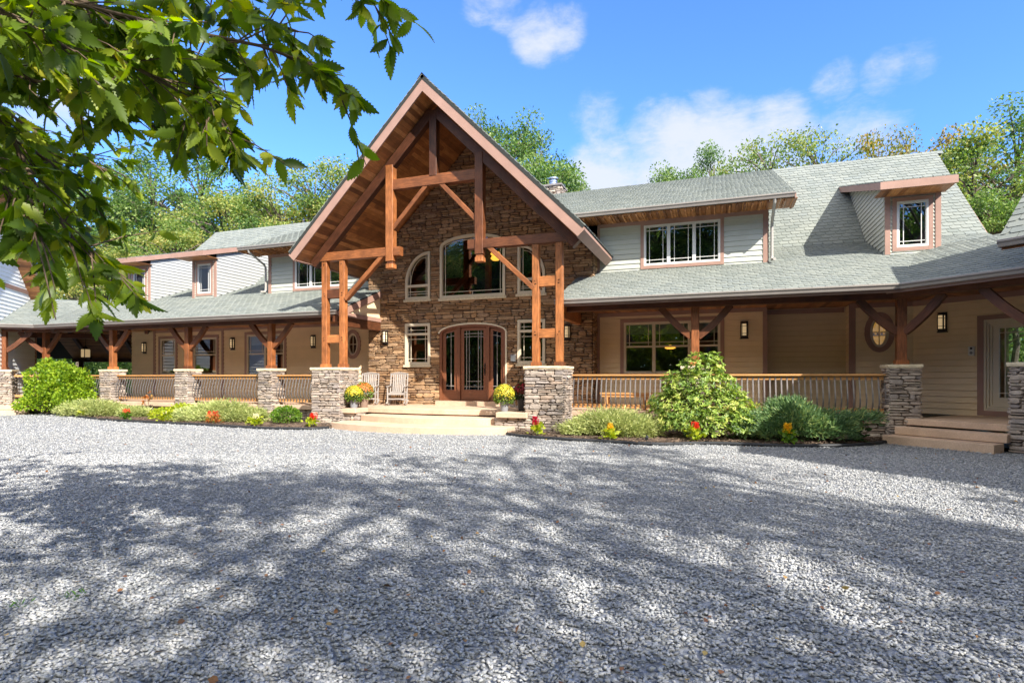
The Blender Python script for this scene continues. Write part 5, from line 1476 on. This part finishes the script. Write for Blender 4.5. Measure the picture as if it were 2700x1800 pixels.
celosia('celosia with one yellow and one maroon head by the right stone pier', (2.90, 14.50, .06), [('petal_gold', 2, .20, .05), ('petal_maroon', 4, .18, .14)], 'mum_dark', .50, .18)

def mum(lab, loc, r, hz, pm, petal, leafm, pr=.135, ph=.24, frac=.5):
    x, y, z = loc; t = thing('potted_chrysanthemum', lab, 'potted plant', loc, 'potted chrysanthemums by the front steps')
    m = MB(); m.lathe([(pr * .72, 0), (pr * .74, .01), (pr * .98, ph * .92), (pr * 1.06, ph * .93), (pr * 1.06, ph), (pr * .95, ph), (pr * .9, ph * .85)], 24, loc); build(m, 'pot', M[pm], t, smooth=False)
    cz = z + ph + hz * .35; c = Cloud(); n = 1500; d = unit(n); d = d[d[:, 2] > -.75]; P = np.array((x, y, cz)) + d * np.array((r, r, hz * .65)) * RNG.uniform(.75, 1.0, (len(d), 1))
    c.add(P, d + np.array((0, 0, .3)) + RNG.normal(0, .5, d.shape), RNG.uniform(.035, .06, len(d)), RNG.random(len(d)), 'w'); c.build('foliage', M[leafm], t)
    c = Cloud(); d = unit(3200); k = d[:, 2] + RNG.normal(0, .16, len(d)) > (1 - 2 * frac) * .55 + .05; d = d[k][:1100]; P = np.array((x, y, cz)) + d * np.array((r, r, hz * .66)) * RNG.uniform(.98, 1.05, (len(d), 1))
    tn = np.cross(d, unit(len(d))); c.add(P - tn * 0, tn, RNG.uniform(.022, .036, len(d)), RNG.random(len(d)), 'p', d, .25); c.build('blossoms', M[petal], t); return t
mum('yellow chrysanthemum in a grey pot left of the steps, in front of the orange one', (-10.52, 14.78, ZF), .27, .42, 'pot', 'petal_yellow', 'mum_leaf', .135, .26, .44)
mum('orange chrysanthemum in a brown pot behind the left yellow one', (-10.42, 15.15, ZF), .29, .44, 'pot_brown', 'petal_orange', 'mum_leaf', .15, .33, .42)
mum('big yellow chrysanthemum in a grey pot on the right of the steps', (-5.56, 14.72, ZF), .29, .47, 'pot', 'petal_yellow', 'mum_leaf', .13, .27, .50)
mum('dark red chrysanthemum in a black pot beside the right stone pier', (-5.20, 15.22, ZF), .25, .40, 'pot_dark', 'petal_maroon', 'mum_dark', .16, .38, .45)

# ================================================================== porch furniture
def rocking_chair():
    t = thing('rocking_chair', '', 'chair', (0, 0, 0))
    def pt(mb, name): return build(mb, name, M['teak'], t)
    m = MB()                                              # seat slats; chair faces -y
    for k in range(6): m.box(-.26, .26, -.24 + k * .083, -.24 + k * .083 + .07, .40 - k * .006, .42 - k * .006)
    m.box(-.27, .27, -.262, -.24, .355, .41); pt(m, 'seat')
    m = MB(); tlt = .30
    def bp(x, h): return (x, .26 + h * tlt, .38 + h)
    for k in range(7):
        x = -.195 + k * .065; m.beam(bp(x, .04), bp(x, .66), .045, .012, (0, 1, .3))
    n = 7
    m.beam(bp(-.27, .05), bp(.27, .05), .05, .025, (0, 1, .3))
    top = [bp(-.27 + .54 * i / 8, .66 + .045 * math.sin(PI * i / 8)) for i in range(9)]
    for a, b_ in zip(top[:-1], top[1:]): m.beam(a, b_, .025, .08, (0, -.3, 1), ch=.002)
    pt(m, 'backrest')
    for s in (-1, 1):
        x = s * .285; m = MB(); m.beam((x, -.25, .035), (x, -.25, .62), .045, .05, (0, 1, 0)); pt(m, 'leg')
        m = MB(); m.beam((x, .22, .05), bp(x, .0), .045, .05, (0, 1, 0)); m.beam(bp(x, -.02), bp(x, .70), .045, .035, (0, 1, 0)); pt(m, 'leg')
        m = MB(); m.beam((x, -.31, .635), bp(x, .27), .075, .028); pt(m, 'armrest')
        m = MB(); r = [(x, -.42 + .115 * i, .030 + .0105 * (i - 3.4) ** 2 * .55) for i in range(9)]
        for a, b_ in zip(r[:-1], r[1:]): m.beam(a, b_, .045, .045, ch=.002)
        pt(m, 'rocker')
    m = MB(); m.box(-.27, .27, .20, .225, .16, .20); m.box(-.27, .27, -.26, -.235, .20, .24); pt(m, 'stretcher')
    return t
rc = rocking_chair(); RG = 'weathered teak rocking chairs on the porch'
rc.location = (-11.32, 16.72, ZF); rc.rotation_euler = (0, 0, R(24)); tag(rc, 'sunlit teak rocking chair farthest left, half behind the orange flowers', group=RG)
dup(rc, (-10.22, 16.80, ZF), R(22), 'teak rocking chair with a shaded back, under the lower left window', RG)
dup(rc, (-5.65, 16.55, ZF), R(-72), 'teak rocking chair turned sideways behind the right stone pier', RG)
t = thing('porch_bench', 'plain wooden bench behind the right railing', 'bench', (-2.6, 17.1, ZF))
m = MB(); m.box(-3.34, -1.85, 16.95, 17.30, .98, 1.03); m.box(-3.3, -1.9, 16.98, 17.02, .90, .98); build(m, 'seat', M['rail_wood'], t)
for x in (-3.15, -2.02):
    for y in (17.0, 17.25): m = MB(); m.box(x - .045, x + .045, y - .025, y + .025, ZF, .98); build(m, 'leg', M['rail_wood'], t)
t = thing('garden_light', 'small black spike light in the right flower bed', 'light', (-1.50, 12.98, .05))
m = MB(); m.tube([(-1.50, 12.98, .0), (-1.50, 12.98, .10)], .012, 8); build(m, 'spike', M['hose'], t); m = MB(); m.tube([(-1.50, 12.92, .12), (-1.50, 13.04, .16)], .035, 12); build(m, 'lamp_head', M['hose'], t)

# ================================================================== leaves and weeds lying on the gravel
c = Cloud(); n = 760; fw = RNG.uniform(2.2, 13.5, n); rt = RNG.uniform(-1, 1, n) * (.95 * fw + 1)
x = -sn * fw + cs * rt; y = cs * fw + sn * rt; k = y < bed_edge(x) - .1; x, y = x[k], y[k]; n = len(x); a = RNG.uniform(0, 2 * PI, n)
c.add(np.stack([x, y, RNG.uniform(.018, .032, n)], 1), np.stack([np.cos(a), np.sin(a), RNG.normal(.1, .2, n)], 1), RNG.uniform(.014, .045, n) * np.where(RNG.random(n) < .08, 1.5, 1), RNG.random(n), 'w', (0, 0, 1), .5)
o = c.build('fallen_leaves', M['dry_leaf']); tag(o, 'dry brown and orange leaves scattered on the gravel', 'leaves', kind='stuff')
def cam_ground(px, py):
    d = 1.5 * 1307 / (py - 865); r = (px - 1176) / 1307 * d; return -sn * d + cs * r, cs * d + sn * r
for px, py, n, lab in ((172, 1370, 34, 'green grass tuft in the gravel, the larger of the two at lower left'), (35, 1392, 20, 'green grass tuft in the gravel near the left edge')):
    x, y = cam_ground(px, py); c = Cloud(); P = np.stack([x + RNG.normal(0, .035, n), y + RNG.normal(0, .035, n), np.full(n, .005)], 1); D = np.stack([RNG.normal(0, .7, n), RNG.normal(0, .7, n), RNG.uniform(.3, .9, n)], 1)
    c.add(P, D, RNG.uniform(.02, .05, n), RNG.random(n), 's'); o = c.build('weed', M['grass'], loc=(x, y, 0)); tag(o, lab, 'weed', 'weeds in the gravel')

# ================================================================== trees
def make_tree(name, lab, cat, leafm, H, rx, rz, nclump, per, seed, csz=1.0, leaf=(.15, .25), shape=1.0, trunk_r=.22, low=.28, fill=.45):
    rs = np.random.default_rng(seed); rnd = random.Random(seed)
    t = thing(name, lab, cat, (0, 0, 0)); zc = H - rz
    m = MB(); lean = (rnd.uniform(-.4, .4), rnd.uniform(-.4, .4))
    axis = [Vector((lean[0] * k / 8 + rnd.uniform(-.12, .12) * (k > 0), lean[1] * k / 8 + rnd.uniform(-.12, .12) * (k > 0), H * .9 * k / 8)) for k in range(9)]
    m.tube(axis, [trunk_r * (1.15 if k == 0 else (1 - k / 8.6)) for k in range(9)], 9)
    def ax(z):
        q = min(max(z / (H * .9) * 8, 0), 7.999); i = int(q); return axis[i].lerp(axis[i + 1], q - i)
    C = []; 
    while len(C) < nclump:
        d = rs.normal(size=3); d /= np.linalg.norm(d)
        if d[2] < -.75: continue
        r = rs.uniform(fill, 1) ** .5
        lob = 1 + .30 * mnoise.noise(Vector(d * 1.7) + Vector((seed, 0, 0)))
        C.append(np.array([d[0] * rx * r * lob, d[1] * rx * r * lob, zc + d[2] * rz * r * lob]))
    c = Cloud()
    global RNG
    for p in C:
        pv = Vector(p); h0 = max(H * low, min(H * .84, p[2] - .45 * math.hypot(p[0], p[1]) - .3)); a = ax(h0); mid = a.lerp(pv, .55) + Vector((0, 0, .12 * (pv - a).length))
        L = (pv - a).length; m.tube([a, mid, pv], [min(trunk_r * .5, .022 * L + .012), .012 * L + .008, .008], 5, cap=False)
        n = int(per * rs.uniform(.6, 1.3)); s = csz * rs.uniform(.75, 1.25)
        q = rs.normal(size=(n, 3)); q /= np.linalg.norm(q, axis=1, keepdims=True); q *= rs.uniform(0, 1, (n, 1)) ** .45
        Q = p + q * np.array([s, s, s * .62]) + rs.normal(0, .05, (n, 3))
        D = q * np.array([1, 1, .5]) + np.array([0, 0, -.25]) + rs.normal(0, .6, (n, 3))
        tt = np.clip(rs.normal(.46, .2) + rs.normal(0, .17, n), 0, 1)
        c.add(Q, D, rs.uniform(leaf[0], leaf[1], n), tt, 'q', (0, 0, .8), 1)
        for k in range(3):
            e = Vector(Q[rs.integers(0, n)]); m.tube([pv, pv.lerp(e, .5) + Vector((0, 0, .04)), e], [.010, .006, .003], 4, cap=False)
    build(m, 'trunk', M['bark'], t); c.build('crown', M[leafm], t)
    return t
TG = 'trees standing behind the house'
TA = make_tree('broadleaf_tree', 'a', 'tree', 'tree_leaf', 18, 5.2, 6.6, 115, 190, 3)
TB = make_tree('broadleaf_tree', 'b', 'tree', 'tree_leaf', 17, 4.6, 6.2, 95, 190, 5, 1.1)
TC = make_tree('broadleaf_tree', 'c', 'tree', 'tree_gold', 17, 5.0, 6.4, 105, 185, 9, 1.05)
TD = make_tree('broadleaf_tree', 'd', 'tree', 'tree_gold', 16, 4.4, 5.6, 80, 150, 12, 1.0, fill=.25)
TE = make_tree('broadleaf_tree', 'e', 'tree', 'tree_autumn', 15, 4.2, 5.0, 80, 150, 15, 1.0, fill=.25)
used = set()
def place(proto, x, y, h, lab, rz, group=TG, w=1.0, dz=0):
    H0 = {TA: 18, TB: 17, TC: 17, TD: 16, TE: 15}[proto]; s = h / H0
    if proto in used: return dup(proto, (x, y, -.03 + dz), rz, lab, group, (s * w, s * w, s))
    used.add(proto); proto.location = (x, y, -.03 + dz); proto.rotation_euler = (0, 0, rz); proto.scale = (s * w, s * w, s); tag(proto, lab, group=group); return proto
def at_px(px, py, Y):
    u, v = (px - 1176) / 1307, (865 - py) / 1307; dx, dy = cs * u - sn, sn * u + cs; return dx * Y / dy, Y, 1.5 + v * Y / dy
for i, (pr, px, py, Y, lab, w) in enumerate((
    (TB, 60, 470, 30, 'green tree rising behind the white garage gable', 1.2), (TC, 175, 560, 31, 'golden-green tree in the gap right of the garage gable', 1.1), (TA, 285, 370, 40, 'tall green tree behind the left dormers, nearest the hanging oak leaves', 1.15),
    (TA, 345, 335, 36, 'tallest dark green tree of the left clump behind the dormers', 1.0), (TA, 455, 338, 38, 'broad green tree behind the twin left dormers', 1.1), (TC, 520, 400, 33, 'yellow-green tree above the left end of the upper roof', 1.05),
    (TB, 560, 420, 36, 'green tree above the middle of the left upper roof', 1.1), (TC, 640, 395, 34, 'golden tree left of the entrance gable slope', 1.05), (TD, 715, 350, 37, 'loose sparse yellow tree against the sky left of the gable', 1.0),
    (TD, 795, 345, 38, 'bright thin-crowned tree touching the left slope of the gable', .95), (TC, 400, 480, 28, 'low golden-green tree just behind the first dormer', 1.15), (TC, 255, 520, 27, 'golden-green tree behind the leftmost dormer', 1.1), (TB, 610, 480, 30, 'low green tree close behind the left upper roof', 1.1), (TC, 690, 470, 30, 'low yellow-green tree close behind the gable slope', 1.1),
    (TA, 1175, 262, 38, 'large green tree with a golden right flank behind the entrance gable', .95), (TC, 1310, 380, 39, 'golden tree just right of the large green one behind the gable', .72), (TA, 1240, 285, 40, 'green tree right of centre in the clump behind the gable', .8), (TA, 1120, 262, 39, 'green tree peeping over the right slope of the gable', .8),
    (TB, 1370, 430, 46, 'low green treetop beside the chimney', .9), (TB, 1545, 395, 42, 'low green treetop at the middle of the right ridge', .8), (TA, 1640, 366, 41, 'green treetop above the right ridge', .7), (TD, 1760, 322, 39, 'sparse olive tree above the right ridge', .75),
    (TD, 1880, 312, 38, 'sparse wispy tree above the right ridge, left of the orange ones', .75), (TE, 2000, 335, 38, 'small orange autumn tree above the right ridge', .6), (TE, 2090, 322, 35, 'orange-topped tree beside the right end of the ridge', .7),
    (TC, 2235, 248, 30, 'big golden-green tree at the right edge of the frame', 1.05), (TA, 2330, 238, 32, 'big green tree at the far right edge', 1.0), (TC, 2180, 350, 37, 'golden tree behind the right end gable', .8), (TB, 2280, 400, 27, 'green tree low behind the right end of the house', 1.0))):
    x, y, h = at_px(px, py, Y); place(pr, x, y, h * (1.03 if 1400 < px < 2120 else .95), lab, i * 1.37, w=w)
# trees across the forecourt: out of the view, they throw the dappled shade and stand in the window reflections
SG = 'trees across the forecourt, seen as shade and reflections'
TS = make_tree('broadleaf_tree', 's', 'tree', 'tree_leaf', 15, 6.4, 5.0, 44, 115, 31, .80, (.18, .28), fill=.05, trunk_r=.05)
H_S = {TS: 14}
for i, (pr, x, y, h, w) in enumerate(((TS, 12.6, -5.6, 16.5, 1), (TS, 16.2, -4.6, 17.5, .95), (TS, 7.2, -7.2, 14.5, .9),
    (TA, 3, -24, 20, 1.1), (TC, -6, -22, 19, 1.1), (TB, -13, -21, 19, 1.2), (TA, -22, -20, 18, 1.1), (TC, -30, -17, 18, 1.1), (TA, -38, -10, 17, 1.1), (TB, 12, -24, 19, 1.1), (TA, 22, -25, 20, 1.1), (TC, 34, -20, 18, 1.1), (TB, 40, -8, 17, 1.1), (TA, -46, -6, 18, 1.2), (TA, -1, -23, 20, 1.2), (TB, -18, -23, 20, 1.2), (TA, 8, -26, 20, 1.2))):
    if pr is TS:
        if i == 0: TS.location = (x, y, -.03); TS.rotation_euler = (0, 0, .5); tag(TS, 'tall tree on the far side of the forecourt, out of the view', group=SG); TS.scale = (w, w, h / 14)
        else: dup(TS, (x, y, -.03), i * 2.1 + .5, None, None, (h / 14 * w, h / 14 * w, h / 14))
    else: place(pr, x, y, h, 'tall tree on the far side of the forecourt, out of the view', i * 2.1 + .5, SG, w=w)
# the woods closing the view on every side: one mass of foliage
c = Cloud()
def woods(x0, x1, y0, y1, h0, h1, n, s0=.28, s1=.55):
    x = RNG.uniform(x0, x1, n); y = RNG.uniform(y0, y1, n)
    top = np.array([h0 + (h1 - h0) * (.5 + .5 * mnoise.noise((a * .16, b * .16, 1.7))) for a, b in zip(x, y)]); z = top * RNG.random(n) ** .8
    c.add(np.stack([x, y, z], 1), RNG.normal(0, 1, (n, 3)) + np.array([0, 0, -.3]), RNG.uniform(s0, s1, n), np.clip(.45 + .5 * np.array([mnoise.noise((a * .5, b * .5, d * .6)) for a, b, d in zip(x, y, z)]) + RNG.normal(0, .14, n), 0, 1), 'q', (0, 0, .6), 1)
woods(-90, 60, -40, -27, 12, 19, 42000, .6, 1.1); woods(42, 60, -26, 20, 7, 13, 9000, .4, .7); woods(-95, -62, -26, 30, 7, 13, 9000, .4, .7)
woods(-95, 45, 46, 54, 5, 9.5, 30000); woods(-100, 70, -56, -46, 18, 24, 26000, 1.4, 2.4); woods(-100, 60, 58, 66, 7, 11, 12000, 1.2, 2.0); woods(64, 74, -46, 30, 15, 20, 9000, 1.4, 2.2); woods(-112, -100, -46, 60, 12, 17, 10000, 1.4, 2.2); woods(-60, -24, 33, 38, 2.5, 6.5, 17000, .18, .34)
o = c.build('woods', M['tree_leaf']); tag(o, 'dense green woodland closing off the lot', 'woods', kind='stuff')

# ------------------------------------------------------------------ the overhanging oak, its limbs reaching in from the upper left
def CP(r, f, u): return Vector((-sn * f + cs * r, cs * f + sn * r, 1.5 + u))
oak = thing('oak_tree', 'chestnut oak whose serrated leaves hang in from the upper left', 'tree', tuple(CP(-6.2, .6, -1.5)))
tk = MB(); base = CP(-6.2, .6, -1.5); tk.tube([base, base + Vector((.1, .0, 2)), base + Vector((.25, .1, 4)), base + Vector((.2, .3, 7))], [.34, .27, .22, .10], 12)
fork = base + Vector((.2, .05, 3.2))
paths = [
    [(-3.3, 3.0, 2.35), (-2.36, 3.0, 1.98), (-1.85, 3.1, 1.90), (-1.42, 3.2, 1.86), (-1.14, 3.25, 1.78), (-1.02, 3.3, 1.70)],
    [(-2.6, 3.05, 2.05), (-2.12, 3.1, 1.72), (-1.90, 3.2, 1.62), (-1.72, 3.25, 1.50)],
    [(-3.4, 3.2, 1.9), (-2.85, 3.2, 1.42), (-2.66, 3.2, 1.04), (-2.50, 3.25, .78), (-2.32, 3.3, .62)],
    [(-3.3, 3.0, 1.5), (-2.80, 3.0, 1.15), (-2.58, 3.0, .90), (-2.48, 3.0, .72)],
    [(-1.9, 3.3, 2.80), (-1.24, 3.4, 2.58), (-.97, 3.4, 2.40), (-.84, 3.4, 2.30)],
    [(-3.0, 3.2, 2.75), (-2.21, 3.3, 2.40), (-1.76, 3.35, 2.26), (-1.50, 3.4, 2.14), (-1.28, 3.4, 2.06)],
    [(-3.6, 3.6, 2.3), (-2.95, 3.7, 2.02), (-2.52, 3.8, 1.75), (-2.3, 3.85, 1.62)],
    [(-3.7, 3.8, 1.8), (-3.2, 3.9, 1.50), (-2.95, 4.0, 1.2)],
    [(-3.2, 2.8, 2.2), (-2.45, 2.7, 1.75), (-2.12, 2.7, 1.56)],
    [(-3.8, 4.2, 2.6), (-3.0, 4.3, 2.4), (-2.5, 4.4, 2.25)],
    [(-3.4, 3.4, 2.7), (-2.7, 3.4, 2.35), (-2.35, 3.4, 2.05)],
    [(-4.2, 4.4, 1.9), (-3.75, 4.4, 1.4), (-3.5, 4.4, 1.05)],
    [(-4.4, 4.6, 2.9), (-3.6, 4.7, 2.75), (-2.9, 4.8, 2.6), (-2.4, 4.8, 2.5)],
    [(-3.6, 3.4, 1.95), (-2.95, 3.4, 1.80), (-2.55, 3.45, 1.66)],
    [(-3.4, 3.5, 2.2), (-2.8, 3.6, 2.15), (-2.4, 3.6, 2.0)],
    [(-4.4, 4.5, 2.4), (-3.8, 4.5, 1.95), (-3.35, 4.6, 1.7)],
    [(-2.0, 3.25, 1.95), (-1.80, 3.25, 1.72), (-1.68, 3.2, 1.52), (-1.60, 3.2, 1.36)],
]
lf = Cloud(); rr_ = random.Random(21)
def leafy(P0, P1, out, k=1.0, size=(.085, .175)):
    """a twig from P0 to P1 with a whorl of hanging leaves toward its tip"""
    tk.tube([P0, P0.lerp(P1, .5) + Vector((0, 0, .015)), P1], [.005, .004, .0025], 5, cap=False)
    n = int(rr_.uniform(5, 8) * k); P, D = [], []
    for i in range(n):
        t = rr_.uniform(.45, 1.0); p = P0.lerp(P1, t); d = (P1 - P0).normalized() * rr_.uniform(.2, .9) + Vector((rr_.gauss(0, .6), rr_.gauss(0, .6), rr_.uniform(-1.0, .12)))
        P.append(p); D.append(d.normalized())
    P, D = np.array(P), np.array(D)
    tt = np.clip(np.array([rr_.gauss(.36, .2) + (.35 if rr_.random() < .07 else 0) for _ in range(n)]), 0, 1)
    lf.add(P, D, np.array([rr_.uniform(*size) for _ in range(n)]), tt, 'oak', (0, 0, .7), .9)
for pi, pth in enumerate(paths):
    pts = [CP(*p) for p in pth]
    a = pts[0]; tk.tube([fork, fork.lerp(a, .5) + Vector((0, 0, .5)), a] + pts[1:], [.09, .05, .013] + [.009 * (1 - i / len(pts)) + .003 for i in range(len(pts) - 1)], 7)
    for q in range(len(pts) - 1):
        L = (pts[q + 1] - pts[q]).length; n = max(2, int(L / .033))
        for i in range(n):
            t = (i + rr_.random()) / n; p = pts[q].lerp(pts[q + 1], t); dr = (pts[q + 1] - pts[q]).normalized()
            off = dr * .14 + Vector((rr_.gauss(0, .13), rr_.gauss(0, .13), rr_.gauss(-.06, .11)))
            leafy(p, p + off * rr_.uniform(.8, 1.4), dr)
    leafy(pts[-1], pts[-1] + (pts[-1] - pts[-2]).normalized() * .14, None, 1.3)
# the rest of the crown above and beside the camera: shades the left of the forecourt
cnt = 0
while cnt < 185:
    p = Vector((rr_.uniform(-7.5, -1.2), rr_.uniform(-3.2, 2.6), rr_.uniform(3.6, 6.4)))
    f_ = -sn * p.x + cs * p.y; r_ = cs * p.x + sn * p.y; u_ = p.z - 1.5
    if f_ > .2 and abs(r_ / f_) < 1.12 and u_ / f_ < .86: continue
    if mnoise.noise(p * .55) < -.12: continue
    cnt += 1
    e = p + Vector((rr_.gauss(0, .25), rr_.gauss(0, .25), rr_.gauss(-.05, .15)))
    tk.tube([p, e], [.008, .004], 5, cap=False)
    for k in range(3): 
        q = p.lerp(e, rr_.random()); leafy(q, q + Vector((rr_.gauss(0, .16), rr_.gauss(0, .16), rr_.gauss(-.04, .08))), None, 1.0, (.13, .2))
build(tk, 'trunk', M['twig'], oak); lf.build('foliage', M['oak_leaf'], oak)
